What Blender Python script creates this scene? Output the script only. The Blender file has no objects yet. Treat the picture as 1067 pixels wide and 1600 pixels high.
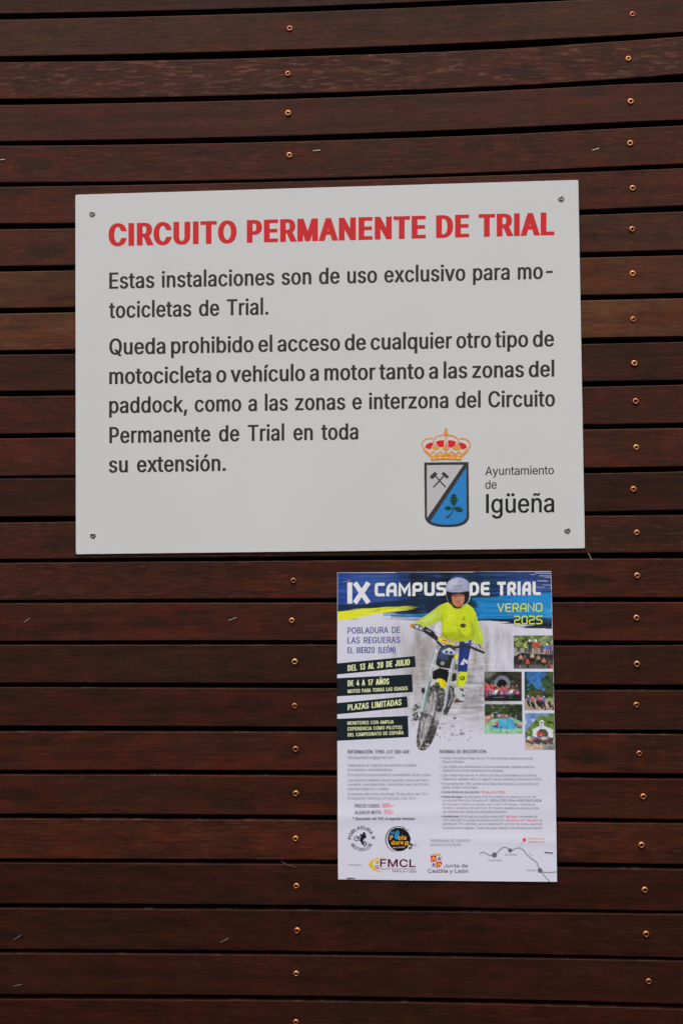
import bpy, math, random
import numpy as np
from mathutils import Matrix, Vector
from mathutils.geometry import tessellate_polygon

scene = bpy.context.scene
COL = scene.collection
R_ = math.radians

# ------------------------------------------------------------------ camera
YAW, PITCH, ROLL = R_(-4.38556499), R_(2.51082012), R_(0.39897476)
F = 2222.22                       # focal length of the photograph in its own pixels (50 mm on 24x36)
SCALE = 0.00088                   # metres on the wall per pixel at the picture's axis
DIST = F * SCALE                  # distance from lens to the face of the boards
CAM = Vector((0.0, -DIST, 1.50))

def rotation(a, b, c):
    ca, sa, cb, sb, cc, sc = math.cos(a), math.sin(a), math.cos(b), math.sin(b), math.cos(c), math.sin(c)
    Rx = np.array([[1, 0, 0], [0, cb, -sb], [0, sb, cb]])
    Ry = np.array([[ca, 0, sa], [0, 1, 0], [-sa, 0, ca]])
    Rz = np.array([[cc, -sc, 0], [sc, cc, 0], [0, 0, 1]])
    return Rz @ Ry @ Rx

ROT = rotation(YAW, PITCH, ROLL)

def wall_points(P, depth=0.0):
    """Points measured on the photograph -> points on the plane 'depth' metres in front of the boards."""
    P = np.asarray(P, float).reshape(-1, 2)
    d = np.c_[P[:, 0] - 533.5, P[:, 1] - 800.0, np.full(len(P), F)] @ ROT.T
    t = (DIST - depth) / d[:, 2]
    return np.c_[d[:, 0] * t + CAM.x, np.full(len(P), -depth), CAM.z - d[:, 1] * t]

def at(x, y, depth=0.0):
    return Vector(wall_points([(x, y)], depth)[0])

cd = bpy.data.cameras.new('camera')
cd.sensor_fit = 'VERTICAL'; cd.sensor_height = 36.0; cd.sensor_width = 24.0; cd.lens = 50.0
cd.clip_start = 0.05; cd.clip_end = 200.0
cam = bpy.data.objects.new('camera', cd); COL.objects.link(cam)
wv = lambda v: Vector((v[0], v[2], -v[1]))
r_, u_, b_ = wv(ROT[:, 0]), -wv(ROT[:, 1]), -wv(ROT[:, 2])
m = Matrix((r_, u_, b_)).transposed().to_4x4(); m.translation = CAM
cam.matrix_world = m
scene.camera = cam

# ------------------------------------------------------------------ sky, sun, exposure (bright overcast, wall in open shade)
world = bpy.data.worlds.new('World'); scene.world = world; world.use_nodes = True
nt = world.node_tree; bg = nt.nodes['Background']
sky = nt.nodes.new('ShaderNodeTexSky'); sky.sky_type = 'NISHITA'; sky.sun_disc = False
SUN_EL, SUN_AZ = R_(58), R_(188)
sky.sun_elevation = SUN_EL; sky.sun_rotation = SUN_AZ
sky.air_density = 1.0; sky.dust_density = 4.0
hs = nt.nodes.new('ShaderNodeHueSaturation'); hs.inputs['Saturation'].default_value = 0.30
nt.links.new(sky.outputs[0], hs.inputs['Color']); nt.links.new(hs.outputs[0], bg.inputs[0])
bg.inputs[1].default_value = 0.115
sd = bpy.data.lights.new('sun', 'SUN'); sd.energy = 0.85; sd.angle = R_(40); sd.color = (1.0, 0.955, 0.90)
sun = bpy.data.objects.new('sun', sd); COL.objects.link(sun)
sdir = Vector((math.sin(SUN_AZ) * math.cos(SUN_EL), math.cos(SUN_AZ) * math.cos(SUN_EL), math.sin(SUN_EL)))
sun.rotation_euler = sdir.to_track_quat('Z', 'Y').to_euler(); sun.location = (0, -3, 5)
scene.view_settings.view_transform = 'Standard'; scene.view_settings.look = 'None'
scene.view_settings.gamma = 1.0; scene.view_settings.use_curve_mapping = False
scene.view_settings.exposure = 0.22
LIT = 0.70                        # what a white sheet on this wall comes out at; inks below are divided by it

# ------------------------------------------------------------------ colour helpers
def lin(c):
    c = np.asarray(c, float) / 255.0
    return np.where(c <= 0.04045, c / 12.92, ((c + 0.055) / 1.055) ** 2.4)

def ink(c):
    """Ink albedo from a colour seen on the print (0-255)."""
    return np.clip((lin(c) - 0.006) / LIT, 0.004, 0.95)

# ------------------------------------------------------------------ objects
ORIGIN = {}

def empty(name, loc, label=None, cat=None, group=None, parent=None):
    o = bpy.data.objects.new(name, None); COL.objects.link(o); o.empty_display_size = 0.02
    base = ORIGIN[parent.name] if parent else Vector((0, 0, 0))
    o.parent = parent; o.location = Vector(loc) - base; ORIGIN[o.name] = Vector(loc)
    tag(o, label, cat, group)
    return o

def tag(o, label=None, cat=None, group=None, kind=None):
    if label: o['label'] = label
    if cat: o['category'] = cat
    if group: o['group'] = group
    if kind: o['kind'] = kind
    return o

def link(name, me, loc, parent=None):
    o = bpy.data.objects.new(name, me); COL.objects.link(o)
    base = ORIGIN[parent.name] if parent else Vector((0, 0, 0))
    o.parent = parent; o.location = Vector(loc) - base; ORIGIN[o.name] = Vector(loc)
    return o

def mesh_object(name, V, faces, mat, parent=None, colors=None, smooth=False, loc=None):
    """One mesh object; V are world points, the object's origin sits at their centre."""
    V = np.asarray(V, float)
    if loc is None: loc = (V.min(0) + V.max(0)) / 2
    me = bpy.data.meshes.new(name)
    me.from_pydata((V - np.asarray(loc)).tolist(), [], [list(map(int, f)) for f in faces])
    me.materials.append(mat)
    if colors is not None:
        a = me.color_attributes.new('ink', 'FLOAT_COLOR', 'POINT')
        c = np.ones((len(V), 4), np.float32); c[:, :3] = colors
        a.data.foreach_set('color', c.ravel())
    if smooth:
        me.polygons.foreach_set('use_smooth', [True] * len(me.polygons))
    me.update()
    return link(name, me, loc, parent)

def grid_object(name, V, keep, shape, mat, parent, colors):
    """Print patch: a fine grid of points (rows x cols), faces kept where 'keep' is true."""
    h, w = shape
    idx = np.arange(h * w).reshape(h, w)
    q = np.stack([idx[:-1, :-1], idx[1:, :-1], idx[1:, 1:], idx[:-1, 1:]], -1).reshape(-1, 4)
    k = keep.reshape(h, w)
    q = q[(k[:-1, :-1] & k[1:, :-1] & k[1:, 1:] & k[:-1, 1:]).reshape(-1)]
    used = np.unique(q); remap = np.full(h * w, -1); remap[used] = np.arange(len(used))
    V = V[used]; C = colors.reshape(-1, 3)[used]; q = remap[q]
    loc = (V.min(0) + V.max(0)) / 2
    me = bpy.data.meshes.new(name)
    me.vertices.add(len(V)); me.vertices.foreach_set('co', (V - loc).astype(np.float32).ravel())
    me.loops.add(q.size); me.loops.foreach_set('vertex_index', q.astype(np.int32).ravel())
    me.polygons.add(len(q)); me.polygons.foreach_set('loop_start', np.arange(0, q.size, 4, dtype=np.int32))
    a = me.color_attributes.new('ink', 'FLOAT_COLOR', 'POINT')
    c = np.ones((len(V), 4), np.float32); c[:, :3] = C
    a.data.foreach_set('color', c.ravel())
    me.polygons.foreach_set('use_smooth', [True] * len(q))
    me.materials.append(mat); me.update(); me.validate()
    return link(name, me, loc, parent)

# ------------------------------------------------------------------ materials
def new_mat(name):
    mt = bpy.data.materials.new(name); mt.use_nodes = True
    n = mt.node_tree.nodes; return mt, n, mt.node_tree.links, n['Principled BSDF']

def node(n, kind, **kw):
    x = n.new(kind)
    for k, v in kw.items(): setattr(x, k, v)
    return x

def wood_material():
    mt, n, L, b = new_mat('oiled_hardwood')
    tc = node(n, 'ShaderNodeTexCoord')
    def prop(nm):
        return node(n, 'ShaderNodeAttribute', attribute_type='OBJECT', attribute_name=nm).outputs['Fac']
    seed = prop('seed'); tone = prop('tone'); red = prop('redness'); fleck = prop('fleck')
    cx = node(n, 'ShaderNodeCombineXYZ')
    mul = node(n, 'ShaderNodeMath', operation='MULTIPLY'); mul.inputs[1].default_value = 17.3
    L.new(seed, mul.inputs[0]); L.new(mul.outputs[0], cx.inputs[0]); L.new(seed, cx.inputs[1]); L.new(mul.outputs[0], cx.inputs[2])
    add = node(n, 'ShaderNodeVectorMath', operation='ADD')
    L.new(tc.outputs['Object'], add.inputs[0]); L.new(cx.outputs[0], add.inputs[1])
    # the grain wanders a little along the board
    wob = node(n, 'ShaderNodeTexNoise'); wob.inputs['Scale'].default_value = 5.0; wob.inputs['Detail'].default_value = 2
    L.new(add.outputs[0], wob.inputs['Vector'])
    wsub = node(n, 'ShaderNodeVectorMath', operation='SUBTRACT'); wsub.inputs[1].default_value = (.5, .5, .5)
    wsc = node(n, 'ShaderNodeVectorMath', operation='MULTIPLY'); wsc.inputs[1].default_value = (0, 0, 0.012)
    L.new(wob.outputs['Color'], wsub.inputs[0]); L.new(wsub.outputs[0], wsc.inputs[0])
    add2 = node(n, 'ShaderNodeVectorMath', operation='ADD')
    L.new(add.outputs[0], add2.inputs[0]); L.new(wsc.outputs[0], add2.inputs[1])
    def noise(scale, detail, rough=.6):
        mp = node(n, 'ShaderNodeVectorMath', operation='MULTIPLY'); mp.inputs[1].default_value = scale
        L.new(add2.outputs[0], mp.inputs[0])
        t = node(n, 'ShaderNodeTexNoise'); t.inputs['Scale'].default_value = 1.0
        t.inputs['Detail'].default_value = detail; t.inputs['Roughness'].default_value = rough
        L.new(mp.outputs[0], t.inputs['Vector']); return t.outputs['Fac']
    def ramp(f, *st):
        r = node(n, 'ShaderNodeValToRGB'); e = r.color_ramp.elements
        while len(e) < len(st): e.new(0.5)
        for el, (p, c) in zip(e, st): el.position = p; el.color = (*c, 1) if not isinstance(c, float) else (c, c, c, 1)
        L.new(f, r.inputs[0]); return r.outputs['Color']
    def mix(f, a, c, mode='MIX'):
        x = node(n, 'ShaderNodeMix', data_type='RGBA', blend_type=mode)
        for s, v in ((x.inputs[0], f), (x.inputs[6], a), (x.inputs[7], c)):
            if hasattr(v, 'links') or hasattr(v, 'is_output'): L.new(v, s)
            elif isinstance(v, float): s.default_value = v
            else: s.default_value = (*v, 1)
        return x.outputs[2]
    streak = noise((3.0, 8.0, 75.0), 5, .62)
    fibre = noise((26.0, 30.0, 480.0), 5, .72)
    blotch = noise((13.0, 8.0, 34.0), 6, .68)
    patch = noise((2.2, 4.0, 9.0), 3, .5)
    pore = noise((75.0, 60.0, 900.0), 3, .6)
    dash = noise((48.0, 50.0, 330.0), 4, .65)
    base = ramp(streak, (.28, (.0320, .0095, .0040)), (.50, (.0630, .0158, .0058)), (.74, (.0900, .0235, .0090)))
    rfac = node(n, 'ShaderNodeMath', operation='MULTIPLY'); L.new(ramp(blotch, (.45, 0.0), (.68, 1.0)), rfac.inputs[0]); L.new(red, rfac.inputs[1])
    base = mix(rfac.outputs[0], base, (.1180, .0150, .0045))
    gr = node(n, 'ShaderNodeMath', operation='MULTIPLY'); L.new(ramp(patch, (.48, 0.0), (.70, 1.0)), gr.inputs[0]); gr.inputs[1].default_value = .36
    base = mix(gr.outputs[0], base, (.0360, .0200, .0115))
    base = mix(.75, base, ramp(fibre, (.30, .45), (.52, 1.0), (.72, 1.45)), 'MULTIPLY')
    base = mix(.75, base, ramp(pore, (.30, .35), (.42, 1.0)), 'MULTIPLY')
    ff = node(n, 'ShaderNodeMath', operation='MULTIPLY'); L.new(ramp(dash, (.54, 0.0), (.66, 1.0)), ff.inputs[0]); L.new(fleck, ff.inputs[1])
    base = mix(ff.outputs[0], base, (.150, .062, .036))
    fd = node(n, 'ShaderNodeMath', operation='MULTIPLY'); L.new(ramp(dash, (.34, 1.0), (.44, 0.0)), fd.inputs[0]); L.new(fleck, fd.inputs[1])
    base = mix(fd.outputs[0], base, (.018, .010, .006))
    oc = node(n, 'ShaderNodeMath', operation='MULTIPLY'); L.new(ramp(noise((7.0, 6.0, 30.0), 5, .65), (.40, .15), (.62, 1.0)), oc.inputs[0]); L.new(prop('ochre'), oc.inputs[1])
    base = mix(oc.outputs[0], base, (.115, .050, .017))
    mott = noise((34.0, 30.0, 75.0), 5, .68)
    base = mix(.8, base, ramp(mott, (.28, (.60, .66, .68)), (.50, (1.0, 1.0, 1.0)), (.70, (1.36, 1.18, 1.12))), 'MULTIPLY')
    # sparse knots and old marks
    kv = node(n, 'ShaderNodeVectorMath', operation='MULTIPLY'); kv.inputs[1].default_value = (5.0, 4.0, 15.0); L.new(add2.outputs[0], kv.inputs[0])
    vo = node(n, 'ShaderNodeTexVoronoi'); vo.inputs['Scale'].default_value = 1.0; L.new(kv.outputs[0], vo.inputs['Vector'])
    kd = node(n, 'ShaderNodeMath', operation='MULTIPLY_ADD'); kd.inputs[1].default_value = .22; L.new(mott, kd.inputs[0]); L.new(vo.outputs['Distance'], kd.inputs[2])
    base = mix(ramp(kd.outputs[0], (.22, .5), (.30, 0.0)), base, (.020, .010, .006))
    base = mix(ramp(kd.outputs[0], (.27, 0.0), (.33, .35), (.42, 0.0)), base, (.115, .018, .007))
    # paler upper arrises, patchy
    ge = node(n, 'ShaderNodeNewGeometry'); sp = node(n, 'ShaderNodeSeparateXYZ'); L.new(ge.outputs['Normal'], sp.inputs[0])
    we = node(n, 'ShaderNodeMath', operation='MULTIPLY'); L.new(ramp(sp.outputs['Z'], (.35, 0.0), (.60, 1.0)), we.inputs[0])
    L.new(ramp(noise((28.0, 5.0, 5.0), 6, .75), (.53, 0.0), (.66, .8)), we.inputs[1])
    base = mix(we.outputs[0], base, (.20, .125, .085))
    hsv = node(n, 'ShaderNodeHueSaturation'); L.new(tone, hsv.inputs['Value']); L.new(base, hsv.inputs['Color'])
    L.new(hsv.outputs[0], b.inputs['Base Color'])
    L.new(ramp(blotch, (.35, .40), (.65, .54)), b.inputs['Roughness'])
    b.inputs['Specular IOR Level'].default_value = 0.17
    bump = node(n, 'ShaderNodeBump'); bump.inputs['Strength'].default_value = .35; bump.inputs['Distance'].default_value = .0006
    sm = node(n, 'ShaderNodeMath', operation='ADD'); L.new(fibre, sm.inputs[0]); L.new(pore, sm.inputs[1])
    L.new(sm.outputs[0], bump.inputs['Height']); L.new(bump.outputs[0], b.inputs['Normal'])
    return mt

def noisy_mat(name, color, rough, metal=0.0, spec=.5, scale=60.0, amt=.12, bump=0.0, bscale=300.0):
    mt, n, L, b = new_mat(name)
    tc = node(n, 'ShaderNodeTexCoord'); t = node(n, 'ShaderNodeTexNoise'); t.inputs['Scale'].default_value = scale; t.inputs['Detail'].default_value = 5
    L.new(tc.outputs['Object'], t.inputs['Vector'])
    r = node(n, 'ShaderNodeValToRGB'); c = np.asarray(color)
    r.color_ramp.elements[0].position = .3; r.color_ramp.elements[1].position = .7
    r.color_ramp.elements[0].color = (*(c * (1 - amt)), 1); r.color_ramp.elements[1].color = (*np.minimum(c * (1 + amt), 1), 1)
    L.new(t.outputs['Fac'], r.inputs[0]); L.new(r.outputs[0], b.inputs['Base Color'])
    b.inputs['Roughness'].default_value = rough; b.inputs['Metallic'].default_value = metal; b.inputs['Specular IOR Level'].default_value = spec
    if bump:
        t2 = node(n, 'ShaderNodeTexNoise'); t2.inputs['Scale'].default_value = bscale; L.new(tc.outputs['Object'], t2.inputs['Vector'])
        bp = node(n, 'ShaderNodeBump'); bp.inputs['Strength'].default_value = bump; bp.inputs['Distance'].default_value = .0005
        L.new(t2.outputs['Fac'], bp.inputs['Height']); L.new(bp.outputs[0], b.inputs['Normal'])
    return mt

def ink_mat(name, rough, spec):
    mt, n, L, b = new_mat(name)
    a = node(n, 'ShaderNodeAttribute', attribute_type='GEOMETRY', attribute_name='ink')
    tc = node(n, 'ShaderNodeTexCoord'); t = node(n, 'ShaderNodeTexNoise'); t.inputs['Scale'].default_value = 700.0; t.inputs['Detail'].default_value = 2
    L.new(tc.outputs['Object'], t.inputs['Vector'])
    mr = node(n, 'ShaderNodeMapRange'); mr.inputs[3].default_value = .95; mr.inputs[4].default_value = 1.05; L.new(t.outputs['Fac'], mr.inputs[0])
    x = node(n, 'ShaderNodeVectorMath', operation='SCALE'); L.new(a.outputs['Color'], x.inputs[0]); L.new(mr.outputs[0], x.inputs['Scale'])
    L.new(x.outputs[0], b.inputs['Base Color'])
    b.inputs['Roughness'].default_value = rough; b.inputs['Specular IOR Level'].default_value = spec
    return mt

WOOD = wood_material()
FELT = noisy_mat('black_membrane', (.004, .004, .0045), .95, spec=.1)
SIGN_WHITE = noisy_mat('white_composite_panel', (.74, .74, .728), .42, spec=.35, scale=5.0, amt=.018, bump=.04, bscale=90.0)
SIGN_INK = ink_mat('vinyl_lettering', .42, .35)
PAPER_INK = ink_mat('printed_paper', .50, .30)
STEEL = noisy_mat('staple_steel', (.46, .44, .39), .45, metal=1.0, scale=400, amt=.25)
RIVET = noisy_mat('dull_zinc', (.36, .35, .32), .42, metal=.9, scale=500, amt=.35)
HOLE = noisy_mat('dark_recess', (.012, .009, .007), .8, spec=.2)
COPPERS = [noisy_mat('copper_coated_steel', c, .40, metal=1.0, scale=600, amt=.30) for c in
           ((.64, .23, .085), (.68, .29, .11), (.52, .18, .095), (.72, .34, .13), (.42, .17, .075), (.60, .26, .105))]

# ------------------------------------------------------------------ flat artwork: polygons and lettering
class Art:
    """Collects flat coloured shapes measured on the photograph, laid on a surface by 'surf(points, lift)'."""
    def __init__(self, surf): self.surf, self.V, self.Fc, self.C, self.k, self.n = surf, [], [], [], 0, 0
    def _put(self, P, faces, color, lift):
        V = self.surf(np.asarray(P, float), lift)
        self.V.append(V); self.C.append(np.tile(ink(color), (len(V), 1)))
        self.Fc += [[i + self.n for i in f] for f in faces]; self.n += len(V)
    def poly(self, P, color, holes=(), lift=None):
        if lift is None: self.k += 1; lift = self.k * 2e-5
        loops = [[Vector((x, y, 0)) for x, y in q] for q in (P, *holes)]
        tris = tessellate_polygon(loops)
        allp = [p for q in (P, *holes) for p in q]
        ok = []
        for t in tris:
            a, b, c = (allp[i] for i in t)
            ar = (b[0] - a[0]) * (c[1] - a[1]) - (b[1] - a[1]) * (c[0] - a[0])
            if abs(ar) > 1e-9: ok.append(t if ar > 0 else t[::-1])
        self._put(allp, [tuple(reversed(t)) if False else t for t in ok], color, lift)
    def patch(self, q, color, nx=14, ny=4, lift=0.0):
        """Four-cornered area cut fine enough to follow a curved sheet."""
        q = [np.array(p, float) for p in q]; P = []
        for j in range(ny + 1):
            for i in range(nx + 1):
                u, v = i / nx, j / ny; P.append((q[0] * (1 - u) + q[1] * u) * (1 - v) + (q[3] * (1 - u) + q[2] * u) * v)
        f = [(j * (nx + 1) + i, j * (nx + 1) + i + 1, (j + 1) * (nx + 1) + i + 1, (j + 1) * (nx + 1) + i) for j in range(ny) for i in range(nx)]
        self._put(P, f, color, lift)
    def ellipse(self, x, y, rx, ry, color, ang=0.0, n=28, ring=None):
        def el(s):
            return [(x + math.cos(t) * rx * s * math.cos(ang) - math.sin(t) * ry * s * math.sin(ang),
                     y + math.cos(t) * rx * s * math.sin(ang) + math.sin(t) * ry * s * math.cos(ang)) for t in np.linspace(0, 2 * math.pi, n, endpoint=False)]
        self.poly(el(1), color, [el(ring)] if ring else ())
    def stroke(self, P, w, color, closed=False, curve=0, lift=None):
        P = [tuple(p) for p in P]
        if curve: P = smooth_line(P, curve, closed)
        Q = ribbon(P, w, closed)
        if lift is None: self.k += 1; lift = self.k * 2e-5
        n = len(P); seg = range(n if closed else n - 1)
        V = [q for pr in Q for q in pr]
        faces = []
        for i in seg:
            j = (i + 1) % n; f = [2 * i, 2 * i + 1, 2 * j + 1, 2 * j]
            a, b, c = V[f[0]], V[f[1]], V[f[2]]
            if (b[0] - a[0]) * (c[1] - a[1]) - (b[1] - a[1]) * (c[0] - a[0]) < 0: f.reverse()
            faces.append(f)
        self._put(V, faces, color, lift)
    def build(self, name, mat, parent):
        return mesh_object(name, np.vstack(self.V), self.Fc, mat, parent, np.vstack(self.C))

def smooth_line(P, k, closed=False):
    P = [np.array(p, float) for p in P]; n = len(P); out = []
    for i in range(n if closed else n - 1):
        g = lambda j: P[j % n] if closed else P[min(max(j, 0), n - 1)]
        a, b, c, d = g(i - 1), g(i), g(i + 1), g(i + 2)
        for s in range(k):
            t = s / k
            out.append(tuple(.5 * ((2 * b) + (c - a) * t + (2 * a - 5 * b + 4 * c - d) * t * t + (3 * b - a - 3 * c + d) * t ** 3)))
    if not closed: out.append(tuple(P[-1]))
    return out

def ribbon(P, w, closed=False):
    n = len(P); out = []
    ws = w if hasattr(w, '__len__') else [w] * n
    if len(ws) != n: ws = np.interp(np.linspace(0, 1, n), np.linspace(0, 1, len(ws)), ws)
    for i in range(n):
        p = np.array(P[i])
        d1 = p - np.array(P[i - 1]) if (closed or i > 0) else None
        d2 = np.array(P[(i + 1) % n]) - p if (closed or i < n - 1) else None
        d1 = d2 if d1 is None else d1; d2 = d1 if d2 is None else d2
        n1 = np.array((-d1[1], d1[0])) / (np.hypot(*d1) + 1e-9); n2 = np.array((-d2[1], d2[0])) / (np.hypot(*d2) + 1e-9)
        mv = (n1 + n2) / max(1 + n1 @ n2, .35)
        out.append((tuple(p + mv * ws[i] / 2), tuple(p - mv * ws[i] / 2)))
    return out

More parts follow.
